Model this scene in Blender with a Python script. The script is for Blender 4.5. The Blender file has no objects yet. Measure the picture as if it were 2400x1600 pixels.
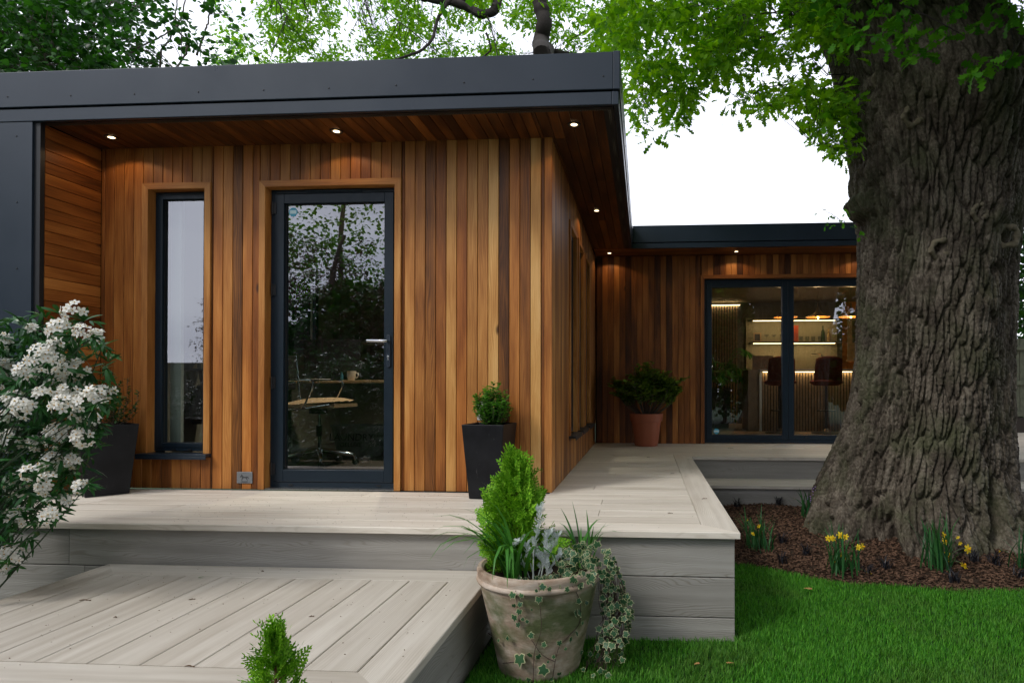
import bpy, math, random
import numpy as np
from mathutils import Vector, Matrix, Euler
random.seed(7); RS = np.random.RandomState(11)
PI = math.pi
S = bpy.context.scene
COL = S.collection

# ------------------------------------------------------------------ camera
FPX, CX, CY, CAMH = 1500.0, 1414.0, 890.0, 0.74      # in pixels of the 2400 px wide photograph
yaw, pitch = math.atan(99 / 1500), math.radians(0.5)
fw = Vector((-math.sin(yaw) * math.cos(pitch), math.cos(yaw) * math.cos(pitch), math.sin(pitch)))
rt = Vector((math.cos(yaw), math.sin(yaw), 0)); up = rt.cross(fw)
EYE = Vector((0, 0, CAMH))
cd = bpy.data.cameras.new('camera'); cam = bpy.data.objects.new('camera', cd); COL.objects.link(cam)
cam.matrix_world = Matrix((( rt.x, up.x, -fw.x, 0), (rt.y, up.y, -fw.y, 0), (rt.z, up.z, -fw.z, CAMH), (0, 0, 0, 1)))
cd.sensor_width = 36; cd.lens = FPX / 2400 * 36
cd.shift_x = -(CX - 1200) / 2400; cd.shift_y = (CY - 800) / 2400
cd.clip_start = 0.05; cd.clip_end = 500
S.camera = cam
def at(x, y, Y):
    """point of the sight line of photo pixel x, y at distance Y into the garden"""
    r = fw + rt * ((x - CX) / FPX) - up * ((y - CY) / FPX)
    return EYE + r * (Y / r.y)

# ------------------------------------------------------------------ light
w = bpy.data.worlds.new('World'); S.world = w; w.use_nodes = True
nt = w.node_tree; nt.nodes.clear()
out = nt.nodes.new('ShaderNodeOutputWorld'); bg = nt.nodes.new('ShaderNodeBackground')
sky = nt.nodes.new('ShaderNodeTexSky'); sky.sky_type = 'NISHITA'; sky.sun_disc = False
SUN_EL, SUN_AZ = 44, 226
sky.sun_elevation = math.radians(SUN_EL); sky.sun_rotation = math.radians(SUN_AZ)
tc = nt.nodes.new('ShaderNodeTexCoord'); nz = nt.nodes.new('ShaderNodeTexNoise'); nz.inputs['Scale'].default_value = 2.2
nz.inputs['Detail'].default_value = 6
mp = nt.nodes.new('ShaderNodeMapping'); mp.inputs['Scale'].default_value = (1, 1, 3)
rp = nt.nodes.new('ShaderNodeValToRGB')                                # the cloud layer
rp.color_ramp.elements[0].position = .36; rp.color_ramp.elements[0].color = (13.0, 13.6, 16.2, 1)
rp.color_ramp.elements[1].position = .66; rp.color_ramp.elements[1].color = (21.5, 22, 23.5, 1)
mx = nt.nodes.new('ShaderNodeMixRGB'); mx.inputs[0].default_value = .9
L = nt.links.new
L(tc.outputs['Generated'], mp.inputs[0]); L(mp.outputs[0], nz.inputs['Vector']); L(nz.outputs['Fac'], rp.inputs[0])
L(sky.outputs[0], mx.inputs[1]); L(rp.outputs[0], mx.inputs[2]); L(mx.outputs[0], bg.inputs['Color'])
bg.inputs['Strength'].default_value = 0.075
L(bg.outputs[0], out.inputs['Surface'])
sd = bpy.data.lights.new('sun', 'SUN'); sun = bpy.data.objects.new('sun', sd); COL.objects.link(sun)
sd.energy = 1.5; sd.angle = math.radians(13); sd.color = (1, .965, .92)
d = Vector((math.sin(math.radians(SUN_AZ)) * math.cos(math.radians(SUN_EL)), math.cos(math.radians(SUN_AZ)) * math.cos(math.radians(SUN_EL)), math.sin(math.radians(SUN_EL))))
sun.rotation_euler = (-d).to_track_quat('-Z', 'Y').to_euler(); sun.location = (0, 0, 30)
S.view_settings.view_transform = 'Standard'; S.view_settings.look = 'None'
S.view_settings.gamma = 1; S.view_settings.use_curve_mapping = False
S.view_settings.exposure = 0.28
S.render.engine = 'CYCLES'
S.cycles.max_bounces = 8; S.cycles.transparent_max_bounces = 24; S.cycles.use_denoising = True
S.cycles.sample_clamp_indirect = 6

# ------------------------------------------------------------------ helpers
WL = {}                                     # world position of every object
def put(o, loc, parent):
    loc = Vector(loc); WL[o.name] = loc
    if parent is not None:
        o.parent = parent; o.location = loc - WL[parent.name]
    else: o.location = loc
    COL.objects.link(o)
def tag(o, label=None, cat=None, group=None, kind=None):
    if label: o['label'] = label
    if cat: o['category'] = cat
    if group: o['group'] = group
    if kind: o['kind'] = kind
    return o
def thing(name, loc, label, cat, group=None, kind=None):
    o = bpy.data.objects.new(name, None); o.empty_display_size = .1; put(o, loc, None)
    return tag(o, label, cat, group, kind)
class MB:
    def __init__(s): s.v = []; s.f = []; s.m = []
    def add(s, vs, fs, m=0):
        n = len(s.v); s.v += [tuple(p) for p in vs]
        for q in fs: s.f.append(tuple(i + n for i in q)); s.m.append(m)
        return s
    def box(s, x0, x1, y0, y1, z0, z1, m=0):
        vs = [(x, y, z) for z in (z0, z1) for y in (y0, y1) for x in (x0, x1)]
        return s.add(vs, [(0, 2, 3, 1), (4, 5, 7, 6), (0, 1, 5, 4), (2, 6, 7, 3), (0, 4, 6, 2), (1, 3, 7, 5)], m)
    def tube(s, pts, r, n=8, m=0, cap=True):
        pts = [Vector(p) for p in pts]; rr = r if isinstance(r, (list, tuple)) else [r] * len(pts)
        base = len(s.v); ref = Vector((0, 0, 1)); prev = None
        for i, p in enumerate(pts):
            t = (pts[min(i + 1, len(pts) - 1)] - pts[max(i - 1, 0)]).normalized()
            if prev is None:
                a = t.cross(ref)
                if a.length < .1: a = t.cross(Vector((1, 0, 0)))
                a.normalize()
            else:
                a = prev - t * prev.dot(t)
                a = a.normalized() if a.length > 1e-6 else prev
            prev = a; b = t.cross(a)
            for k in range(n):
                g = 2 * PI * k / n; s.v.append(tuple(p + (a * math.cos(g) + b * math.sin(g)) * rr[i]))
        for i in range(len(pts) - 1):
            for k in range(n):
                k2 = (k + 1) % n
                s.f.append((base + i * n + k, base + i * n + k2, base + (i + 1) * n + k2, base + (i + 1) * n + k)); s.m.append(m)
        if cap:
            s.f.append(tuple(base + k for k in range(n))[::-1]); s.m.append(m)
            s.f.append(tuple(base + (len(pts) - 1) * n + k for k in range(n))); s.m.append(m)
        return s
    def lathe(s, prof, c=(0, 0, 0), n=32, m=0, sx=1, sy=1):
        base = len(s.v)
        for r, z in prof:
            for k in range(n):
                g = 2 * PI * k / n; s.v.append((c[0] + r * math.cos(g) * sx, c[1] + r * math.sin(g) * sy, c[2] + z))
        for i in range(len(prof) - 1):
            for k in range(n):
                k2 = (k + 1) % n
                s.f.append((base + i * n + k, base + i * n + k2, base + (i + 1) * n + k2, base + (i + 1) * n + k)); s.m.append(m)
        return s
    def disc(s, c, r, n=24, m=0, z=1):
        base = len(s.v)
        for k in range(n): s.v.append((c[0] + r * math.cos(2 * PI * k / n), c[1] + r * math.sin(2 * PI * k / n), c[2]))
        q = tuple(range(base, base + n)); s.f.append(q if z > 0 else q[::-1]); s.m.append(m); return s
    def prism(s, pts, O, U, V, N, d, m=0):
        """outline pts (u, v) in plane O + uU + vV, pushed by d along N"""
        O, U, V, N = map(Vector, (O, U, V, N)); n = len(pts)
        a = [O + U * p[0] + V * p[1] for p in pts]; vs = a + [p + N * d for p in a]
        return s.add(vs, [tuple(range(n))[::-1], tuple(range(n, 2 * n))] + [(i, (i + 1) % n, n + (i + 1) % n, n + i) for i in range(n)], m)
    def frust(s, x0, x1, y0, y1, z0, X0, X1, Y0, Y1, z1, m=0):
        vs = [(x0, y0, z0), (x1, y0, z0), (x1, y1, z0), (x0, y1, z0), (X0, Y0, z1), (X1, Y0, z1), (X1, Y1, z1), (X0, Y1, z1)]
        return s.add(vs, [(3, 2, 1, 0), (4, 5, 6, 7), (0, 1, 5, 4), (1, 2, 6, 5), (2, 3, 7, 6), (3, 0, 4, 7)], m)
    def turn(s, ang, c, ax='Z'):
        R = Matrix.Rotation(ang, 3, ax); c = Vector(c)
        s.v = [tuple(R @ (Vector(p) - c) + c) for p in s.v]; return s
    def mesh(s, name, mats, c):
        me = bpy.data.meshes.new(name)
        me.from_pydata([(p[0] - c[0], p[1] - c[1], p[2] - c[2]) for p in s.v], [], s.f)
        for mt in (mats if isinstance(mats, (list, tuple)) else [mats]): me.materials.append(mt)
        if len(me.materials) > 1: me.polygons.foreach_set('material_index', s.m)
        me.update(); return me
    def build(s, name, mats, parent=None, smooth=False, bevel=0, seg=2, base=False):
        a = np.array(s.v); lo, hi = a.min(0), a.max(0); c = (lo + hi) / 2
        if parent is None or base: c[2] = lo[2]
        me = s.mesh(name, mats, c)
        if smooth:
            me.polygons.foreach_set('use_smooth', [True] * len(me.polygons))
            if hasattr(me, 'set_sharp_from_angle'): me.set_sharp_from_angle(angle=math.radians(40))
        o = bpy.data.objects.new(name, me); put(o, c, parent)
        if bevel:
            b = o.modifiers.new('bevel', 'BEVEL'); b.width = bevel; b.segments = seg; b.limit_method = 'ANGLE'
        return o
def merged(tv, tf, M, T, name, mats, parent, fm=None, smooth=True, kind='stuff'):
    """many copies of a small template as one mesh: tv (n,3), tf quads or tris, M (N,3,3), T (N,3)"""
    N = len(T); nv = len(tv); P = np.einsum('nij,vj->nvi', M, tv) + T[:, None, :]
    P = P.reshape(-1, 3); c = (P.min(0) + P.max(0)) / 2
    if parent is None: c[2] = P[:, 2].min()
    lens = np.array([len(q) for q in tf]); flat = np.concatenate([np.array(q) for q in tf])
    F = (flat[None, :] + (np.arange(N) * nv)[:, None]).ravel()
    LT = np.tile(lens, N); LS = np.concatenate([[0], np.cumsum(LT)[:-1]])
    me = bpy.data.meshes.new(name)
    me.vertices.add(len(P)); me.vertices.foreach_set('co', (P - c).astype(np.float32).ravel())
    me.loops.add(len(F)); me.loops.foreach_set('vertex_index', F.astype(np.int32))
    me.polygons.add(len(LT)); me.polygons.foreach_set('loop_start', LS.astype(np.int32)); me.polygons.foreach_set('loop_total', LT.astype(np.int32))
    if smooth: me.polygons.foreach_set('use_smooth', np.ones(len(LT), bool))
    for mt in (mats if isinstance(mats, (list, tuple)) else [mats]): me.materials.append(mt)
    if fm is not None: me.polygons.foreach_set('material_index', np.tile(np.array(fm), N).astype(np.int32))
    me.update(calc_edges=True)
    o = bpy.data.objects.new(name, me); put(o, c, parent)
    if kind: o['kind'] = kind
    return o
def tmesh(tv, tf, name, mats, fm=None, smooth=True):
    me = bpy.data.meshes.new(name); me.from_pydata([tuple(p) for p in tv], [], [tuple(q) for q in tf])
    for mt in (mats if isinstance(mats, (list, tuple)) else [mats]): me.materials.append(mt)
    if fm is not None: me.polygons.foreach_set('material_index', list(fm))
    if smooth: me.polygons.foreach_set('use_smooth', [True] * len(me.polygons))
    me.update(); return me
def scatter(tv, tf, M, T, name, mats, parent, fm=None, limit=0, rest=None, smooth=True):
    """the nearest `limit` copies as parts of their own, all others joined in one part of kind stuff"""
    M = np.array(M); T = np.array(T); tv = np.array(tv, float)
    d = np.linalg.norm(T - np.array(EYE), axis=1); order = np.argsort(d)
    near, far = order[:limit], order[limit:]
    if len(near):
        me = tmesh(tv, tf, name, mats, fm, smooth); pw = WL[parent.name]
        for i in near:
            o = bpy.data.objects.new(name, me); m4 = Matrix(M[i].tolist()).to_4x4(); m4.translation = Vector(T[i]) - pw
            o.parent = parent; o.matrix_basis = m4; COL.objects.link(o); WL[o.name] = Vector(T[i])
    if len(far): merged(tv, tf, M[far], T[far], rest or (name + '_mass'), mats, parent, fm, smooth)
def rots(N, up=None, tilt=1.0, rs=RS):
    """random rotations: local Z leans up to `tilt` from vertical, any heading"""
    a = rs.rand(N) * 2 * PI; b = (rs.rand(N) * 2 - 1) * tilt; g = (rs.rand(N) * 2 - 1) * tilt
    ca, sa, cb, sb, cg, sg = np.cos(a), np.sin(a), np.cos(b), np.sin(b), np.cos(g), np.sin(g)
    z = np.zeros(N); o = np.ones(N)
    Rz = np.stack([ca, -sa, z, sa, ca, z, z, z, o], 1).reshape(-1, 3, 3)
    Rx = np.stack([o, z, z, z, cb, -sb, z, sb, cb], 1).reshape(-1, 3, 3)
    Ry = np.stack([cg, z, sg, z, o, z, -sg, z, cg], 1).reshape(-1, 3, 3)
    return Rz @ Rx @ Ry
def frame_to(dirs, roll=None):
    """rotation whose local Y points along dirs, local Z roughly up"""
    d = dirs / np.linalg.norm(dirs, axis=1)[:, None]
    z = np.tile(np.array([0, 0, 1.]), (len(d), 1)); x = np.cross(d, z); n = np.linalg.norm(x, axis=1)
    x[n < 1e-3] = (1, 0, 0); x /= np.linalg.norm(x, axis=1)[:, None]; z = np.cross(x, d)
    if roll is not None:
        c, s_ = np.cos(roll)[:, None], np.sin(roll)[:, None]; x, z = x * c + z * s_, z * c - x * s_
    return np.stack([x, d, z], 2)
BC = {}
def board(parent, name, c, wd, ln, th, face, along, mat, tone=(.5, .5, .5), ch=.003, mit=(0, 0)):
    """one board: face = outward direction, along = length direction, c = centre of its OUTER face"""
    key = (round(wd, 4), round(ln, 4), th, mat.name, ch, mit)
    me = BC.get(key)
    if me is None:
        h = wd / 2; pr = [(-h, th), (-h, ch), (-h + ch, 0), (h - ch, 0), (h, ch), (h, th)]
        vs = [(x, y, -ln / 2 + mit[0] * x) for x, y in pr] + [(x, y, ln / 2 + mit[1] * x) for x, y in pr]
        fs = [(5, 4, 3, 2, 1, 0), (6, 7, 8, 9, 10, 11)] + [(i, (i + 1) % 6, 6 + (i + 1) % 6, 6 + i) for i in range(6)]
        me = bpy.data.meshes.new(name); me.from_pydata(vs, [], fs); me.materials.append(mat); me.update(); BC[key] = me
    Y = -Vector(face).normalized(); Z = Vector(along).normalized(); Y = (Y - Z * Y.dot(Z)).normalized(); X = Y.cross(Z)
    o = bpy.data.objects.new(name, me)
    m4 = Matrix(((X.x, Y.x, Z.x, 0), (X.y, Y.y, Z.y, 0), (X.z, Y.z, Z.z, 0), (0, 0, 0, 1)))
    pw = WL[parent.name]; m4.translation = Vector(c) - pw
    o.parent = parent; o.matrix_basis = m4; COL.objects.link(o); WL[o.name] = Vector(c)
    o.color = (tone[0], tone[1], tone[2], 1)
    return o
def text(s, size, name, mat, parent, loc, rot, ext=.0008, curve=None):
    cu = bpy.data.curves.new(name, 'FONT'); cu.body = s; cu.size = size; cu.extrude = ext; cu.align_x = 'CENTER'; cu.align_y = 'CENTER'
    tmp = bpy.data.objects.new('tmp', cu); COL.objects.link(tmp)
    me = bpy.data.meshes.new_from_object(tmp); bpy.data.objects.remove(tmp); me.materials.clear(); me.materials.append(mat)
    o = bpy.data.objects.new(name, me); put(o, loc, parent); o.rotation_euler = rot; return o

# ------------------------------------------------------------------ materials
def newmat(name):
    m = bpy.data.materials.new(name); m.use_nodes = True; n = m.node_tree; b = n.nodes['Principled BSDF']; return m, n, b
def N(n, t, **k):
    o = n.nodes.new(t)
    for a, v in k.items():
        if a in o.inputs: o.inputs[a].default_value = v
        else: setattr(o, a, v)
    return o
def ramp(n, src, els):
    r = n.nodes.new('ShaderNodeValToRGB'); e = r.color_ramp.elements
    while len(e) < len(els): e.new(.5)
    for i, (p, c) in enumerate(els): e[i].position = p; e[i].color = (c[0], c[1], c[2], 1) if not isinstance(c, (int, float)) else (c, c, c, 1)
    n.links.new(src, r.inputs[0]); return r.outputs[0]
def math_(n, op, a, b=None):
    o = n.nodes.new('ShaderNodeMath'); o.operation = op
    for i, v in enumerate((a, b)):
        if v is None: continue
        if isinstance(v, (int, float)): o.inputs[i].default_value = v
        else: n.links.new(v, o.inputs[i])
    return o.outputs[0]
def mixc(n, f, a, b, bt='MIX'):
    o = n.nodes.new('ShaderNodeMixRGB'); o.blend_type = bt
    for i, v in enumerate((f, a, b)):
        if isinstance(v, (int, float)): o.inputs[i].default_value = v if i == 0 else (v, v, v, 1)
        elif isinstance(v, tuple): o.inputs[i].default_value = (*v, 1)
        else: n.links.new(v, o.inputs[i])
    return o.outputs[0]
def coords(n, scale=(1, 1, 1), kind='Object', rnd=True):
    t = n.nodes.new('ShaderNodeTexCoord'); m = n.nodes.new('ShaderNodeMapping'); m.inputs['Scale'].default_value = scale
    if rnd:
        oi = n.nodes.new('ShaderNodeObjectInfo'); v = n.nodes.new('ShaderNodeVectorMath'); v.operation = 'ADD'
        mu = n.nodes.new('ShaderNodeMath'); mu.operation = 'MULTIPLY'; mu.inputs[1].default_value = 37.0
        n.links.new(oi.outputs['Random'], mu.inputs[0]); n.links.new(t.outputs[kind], v.inputs[0]); n.links.new(mu.outputs[0], v.inputs[1])
        n.links.new(v.outputs[0], m.inputs[0])
    else: n.links.new(t.outputs[kind], m.inputs[0])
    return m.outputs[0]
def noise(n, vec, scale=5, detail=4, rough=.5, dist=0):
    o = N(n, 'ShaderNodeTexNoise'); o.inputs['Scale'].default_value = scale; o.inputs['Detail'].default_value = detail
    o.inputs['Roughness'].default_value = rough; o.inputs['Distortion'].default_value = dist
    if vec is not None: n.links.new(vec, o.inputs['Vector'])
    return o.outputs['Fac']
def bump(n, b, h, strength=.3, dist=.01, prev=None):
    o = N(n, 'ShaderNodeBump'); o.inputs['Strength'].default_value = strength; o.inputs['Distance'].default_value = dist
    n.links.new(h, o.inputs['Height'])
    if prev is not None: n.links.new(prev, o.inputs['Normal'])
    n.links.new(o.outputs[0], b.inputs['Normal']); return o.outputs[0]
def plain(name, c, rough=.5, metal=0, spec=.5, nscale=0, namt=.2, bmp=0, emit=None, es=0):
    m, n, b = newmat(name); b.inputs['Base Color'].default_value = (*c, 1); b.inputs['Roughness'].default_value = rough
    b.inputs['Metallic'].default_value = metal; b.inputs['Specular IOR Level'].default_value = spec
    if nscale:
        f = noise(n, coords(n), nscale, 5, .6)
        n.links.new(ramp(n, f, [(.25, tuple(x * (1 - namt) for x in c)), (.75, tuple(min(1, x * (1 + namt)) for x in c))]), b.inputs['Base Color'])
        n.links.new(ramp(n, f, [(.2, max(0, rough - .1)), (.8, min(1, rough + .1))]), b.inputs['Roughness'])
        if bmp: bump(n, b, f, bmp, .004)
    if emit: b.inputs['Emission Color'].default_value = (*emit, 1); b.inputs['Emission Strength'].default_value = es
    return m
def cedar(name='cedar'):
    m, n, b = newmat(name)
    oi = n.nodes.new('ShaderNodeObjectInfo'); sp = n.nodes.new('ShaderNodeSeparateColor'); n.links.new(oi.outputs['Color'], sp.inputs[0])
    c1 = coords(n, (1, 1, .16)); c2 = coords(n, (1, 1, .02))
    broad = noise(n, c1, 9, 3, .5)                     # slow swell along the board
    fine = noise(n, c2, 190, 3, .65)                   # thin fibres
    cx_ = coords(n, (1, 1, 1)); sx_ = n.nodes.new('ShaderNodeSeparateXYZ'); n.links.new(cx_, sx_.inputs[0])
    ringn = noise(n, coords(n, (1, 1, .10)), 11, 2, .45)
    ring = math_(n, 'SINE', math_(n, 'ADD', math_(n, 'MULTIPLY', sx_.outputs['X'], 620.0), math_(n, 'MULTIPLY', ringn, 75.0)))
    t = math_(n, 'ADD', math_(n, 'ADD', math_(n, 'MULTIPLY', sp.outputs[0], .86), .075), math_(n, 'MULTIPLY', math_(n, 'SUBTRACT', broad, .5), .85))
    t = math_(n, 'ADD', t, math_(n, 'MULTIPLY', math_(n, 'SUBTRACT', fine, .5), .42))
    ramt = math_(n, 'MULTIPLY', sp.outputs[2], .085)
    t = math_(n, 'ADD', t, math_(n, 'MULTIPLY', ring, ramt))
    col = ramp(n, t, [(0, (.028, .010, .005)), (.22, (.092, .033, .010)), (.45, (.25, .088, .020)), (.68, (.43, .180, .045)), (.88, (.60, .30, .090)), (1, (.70, .39, .14))])
    warm = ramp(n, sp.outputs[1], [(0, (.94, 1.0, 1.0)), (.5, (1, 1, 1)), (1, (1.08, .93, .80))])
    col = mixc(n, 1.0, col, warm, 'MULTIPLY')
    vo = N(n, 'ShaderNodeTexVoronoi'); vo.inputs['Scale'].default_value = 2.1; n.links.new(coords(n, (1, 1, .55)), vo.inputs['Vector'])   # knots
    kn = ramp(n, vo.outputs['Distance'], [(0, 1.0), (.04, .9), (.062, 0.0), (1, 0.0)])
    col = mixc(n, kn, col, (.05, .018, .008))
    n.links.new(col, b.inputs['Base Color']); b.inputs['Specular IOR Level'].default_value = .25
    n.links.new(ramp(n, fine, [(.2, .34), (.8, .55)]), b.inputs['Roughness'])
    bump(n, b, math_(n, 'ADD', fine, math_(n, 'MULTIPLY', ring, .25)), .25, .0015)
    return m
def composite(name, c0, c1, grain=.8, wob=70.0):
    """moulded oak grain decking: cathedral lines pressed into a pale greige board"""
    m, n, b = newmat(name)
    oi = n.nodes.new('ShaderNodeObjectInfo'); sp = n.nodes.new('ShaderNodeSeparateColor'); n.links.new(oi.outputs['Color'], sp.inputs[0])
    cx_ = coords(n, (1, 1, 1)); sx_ = n.nodes.new('ShaderNodeSeparateXYZ'); n.links.new(cx_, sx_.inputs[0])
    big = noise(n, coords(n, (1, 1, .22)), 7, 2, .5, .2)
    lines = math_(n, 'SINE', math_(n, 'ADD', math_(n, 'MULTIPLY', sx_.outputs['X'], 760.0), math_(n, 'MULTIPLY', big, wob)))
    ln_ = ramp(n, math_(n, 'ADD', math_(n, 'MULTIPLY', lines, .5), .5), [(0, 0.0), (.30, .85), (1, 1.0)])
    br = noise(n, coords(n, (1, 1, .05)), 90, 3, .6)
    streak = noise(n, coords(n, (1, 1, .045)), 26, 3, .55)
    patch = noise(n, coords(n, (1, 1, .4)), 2.2, 4, .6)
    t = math_(n, 'ADD', math_(n, 'MULTIPLY', streak, .6), math_(n, 'MULTIPLY', patch, .4))
    col = ramp(n, t, [(.33, c0), (.62, c1)])
    msk = ramp(n, noise(n, coords(n, (1, 1, .3)), 7, 2), [(.35, .25), (.6, 1.0)])
    dk = mixc(n, 1.0, col, (.72, .68, .62), 'MULTIPLY')
    f = math_(n, 'MULTIPLY', math_(n, 'SUBTRACT', 1.0, ln_), math_(n, 'MULTIPLY', msk, grain))
    col = mixc(n, f, col, dk)
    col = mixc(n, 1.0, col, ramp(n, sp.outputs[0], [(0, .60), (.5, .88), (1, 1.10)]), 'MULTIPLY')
    n.links.new(col, b.inputs['Base Color']); b.inputs['Specular IOR Level'].default_value = .35
    n.links.new(ramp(n, streak, [(.3, .5), (.7, .66)]), b.inputs['Roughness'])
    h = math_(n, 'ADD', math_(n, 'MULTIPLY', ln_, 1.0), math_(n, 'MULTIPLY', br, .8))
    bump(n, b, h, .35 * grain, .0022)
    return m
def leafmat(name, c0, c1, tr=.45, trc=None, rough=.45, spec=.4, patch=None):
    spec = spec * .4
    m, n, b = newmat(name)
    ge = n.nodes.new('ShaderNodeNewGeometry'); oi = n.nodes.new('ShaderNodeObjectInfo')
    r = math_(n, 'FRACT', math_(n, 'ADD', ge.outputs['Random Per Island'], oi.outputs['Random']))
    col = ramp(n, r, [(0, c0), (1, c1)])
    if patch:
        pn = noise(n, coords(n, rnd=False), patch[0], 4, .6); col = mixc(n, ramp(n, pn, [(.48, 0.0), (.68, 1.0)]), col, mixc(n, r, patch[1], patch[2]))
    n.links.new(col, b.inputs['Base Color']); b.inputs['Roughness'].default_value = rough; b.inputs['Specular IOR Level'].default_value = spec
    if tr:
        ts = n.nodes.new('ShaderNodeBsdfTranslucent'); mxs = n.nodes.new('ShaderNodeMixShader'); mxs.inputs[0].default_value = tr
        tc_ = mixc(n, 1.0, col, trc or (1.6, 1.5, .7), 'MULTIPLY'); n.links.new(tc_, ts.inputs['Color'])
        n.links.new(b.outputs[0], mxs.inputs[1]); n.links.new(ts.outputs[0], mxs.inputs[2])
        n.links.new(mxs.outputs[0], n.nodes['Material Output'].inputs['Surface'])
    return m
def glassmat(name, tint=(.84, .88, .86), ior=2.7, rough=0.0):
    m, n, b = newmat(name); n.nodes.remove(b)
    g = n.nodes.new('ShaderNodeBsdfGlossy'); g.inputs['Roughness'].default_value = rough; g.inputs['Color'].default_value = (.90, .92, 1, 1)
    t = n.nodes.new('ShaderNodeBsdfTransparent'); t.inputs['Color'].default_value = (*tint, 1)
    fr = n.nodes.new('ShaderNodeFresnel'); fr.inputs['IOR'].default_value = ior
    bu = N(n, 'ShaderNodeBump'); bu.inputs['Strength'].default_value = .05; bu.inputs['Distance'].default_value = .01; n.links.new(noise(n, coords(n), 2.5, 1), bu.inputs['Height']); n.links.new(bu.outputs[0], g.inputs['Normal'])
    x = n.nodes.new('ShaderNodeMixShader'); gb_ = n.nodes.new('ShaderNodeNewGeometry'); n.links.new(math_(n, 'MULTIPLY', fr.outputs[0], math_(n, 'SUBTRACT', 1.0, gb_.outputs['Backfacing'])), x.inputs[0]); n.links.new(t.outputs[0], x.inputs[1]); n.links.new(g.outputs[0], x.inputs[2])
    n.links.new(x.outputs[0], n.nodes['Material Output'].inputs['Surface']); return m

CEDAR = cedar()
DECK = composite('deck_composite', (.54, .475, .39), (.74, .68, .59), .5, 60.0)
RISER = composite('riser_composite', (.27, .255, .23), (.38, .365, .335), .75, 130.0)
METAL = plain('anthracite_metal', (.018, .028, .042), .34, 0, .34, 2.2, .10, .10)
METALD = plain('dark_trim', (.012, .013, .015), .5, 0, .4)
FRAME = plain('door_frame_paint', (.009, .018, .028), .4, 0, .25, 30, .05)
BLACK = plain('black_membrane', (.006, .006, .006), .8, 0, .2)
GLASS = glassmat('glass')
STEEL = plain('brushed_steel', (.45, .47, .48), .32, 1, .5, 40, .15)
CHROME = plain('chrome', (.75, .76, .78), .08, 1)
# ------------------------------------------------------------------ ground
GZ = -0.566
def gmat(name, c0, c1, sc, rough=.9, b_=.4):
    m, n, b = newmat(name); f = noise(n, coords(n, rnd=False), sc, 8, .65)
    n.links.new(ramp(n, f, [(.3, c0), (.7, c1)]), b.inputs['Base Color']); b.inputs['Roughness'].default_value = rough
    b.inputs['Specular IOR Level'].default_value = .2; bump(n, b, f, b_, .02); return m
SOIL = gmat('soil', (.018, .011, .007), (.05, .03, .018), 30)
TURF = gmat('turf', (.008, .022, .006), (.02, .05, .012), 40)
g = MB(); g.add([(-120, -120, -.60), (120, -120, -.60), (120, 120, -.60), (-120, 120, -.60)], [(0, 1, 2, 3)])
tag(g.build('ground', TURF), kind='structure')
def bed_edge(x):                                   # Y of the lawn edge of the planting bed
    return 4.20 + .62 * math.exp(-((x - .35) / .75) ** 2) + .02 * math.sin(x * 9) + max(0, x - 2.2) * .05
def bed_z(x, y):
    t = max(0, min(1, (y - bed_edge(x)) / 1.7)); return GZ + .004 + .03 * min(1, t * 12) + .11 * t * t * (3 - 2 * t) + .012 * math.sin(x * 7 + y * 5)
def sheet(name, x0, x1, y0, y1, nx, ny, zf, mat, keep=None):
    vs = []; idx = {}; fs = []
    for j in range(ny + 1):
        for i in range(nx + 1):
            x = x0 + (x1 - x0) * i / nx; ya = y0(x) if callable(y0) else y0; yb = y1(x) if callable(y1) else y1; y = ya + (yb - ya) * j / ny
            vs.append((x, y, zf(x, y)))
    for j in range(ny):
        for i in range(nx): a = j * (nx + 1) + i; fs.append((a, a + 1, a + nx + 2, a + nx + 1))
    b = MB(); b.add(vs, fs); return tag(b.build(name, mat, smooth=True), kind='structure')
sheet('lawn', -9, 14, -9, bed_edge, 90, 60, lambda x, y: GZ + .004 * math.sin(x * 3) * math.sin(y * 2.3), TURF)
sheet('mulch_bed', .36, 9, bed_edge, 6.35, 80, 26, bed_z, SOIL)

# ------------------------------------------------------------------ decks
Xp, Yp, Zp = (1, 0, 0), (0, 1, 0), (0, 0, 1); Xn, Yn, Zn = (-1, 0, 0), (0, -1, 0), (0, 0, -1)
def tone(a=.5, s=.22): return (min(1, max(0, a + random.uniform(-s, s))), random.random(), random.random())
deck = MB().box(-4.95, .44, 3.33, 4.6, -.56, -.04).box(-.66, .44, 4.6, 8.4, -.56, -.04).box(.44, 6.4, 6.78, 8.4, -.56, -.04).box(.44, 6.4, 8.4, 11.5, -.56, -.04).build('upper_deck', BLACK)
tag(deck, kind='structure'); dk = deck
NOSE, TH, GAP = 3.265, .032, .004
def plank(x0, x1, y0, y1, z, along='x', mit=(0, 0), parent=None, t=None):
    w_ = (y1 - y0 if along == 'x' else x1 - x0) - GAP; l_ = (x1 - x0 if along == 'x' else y1 - y0) - .003
    return board(parent or dk, 'plank', ((x0 + x1) / 2, (y0 + y1) / 2, z), w_, l_, TH, Zp, Xp if along == 'x' else Yp, DECK, t or tone(.72, .16), .003, mit)
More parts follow.
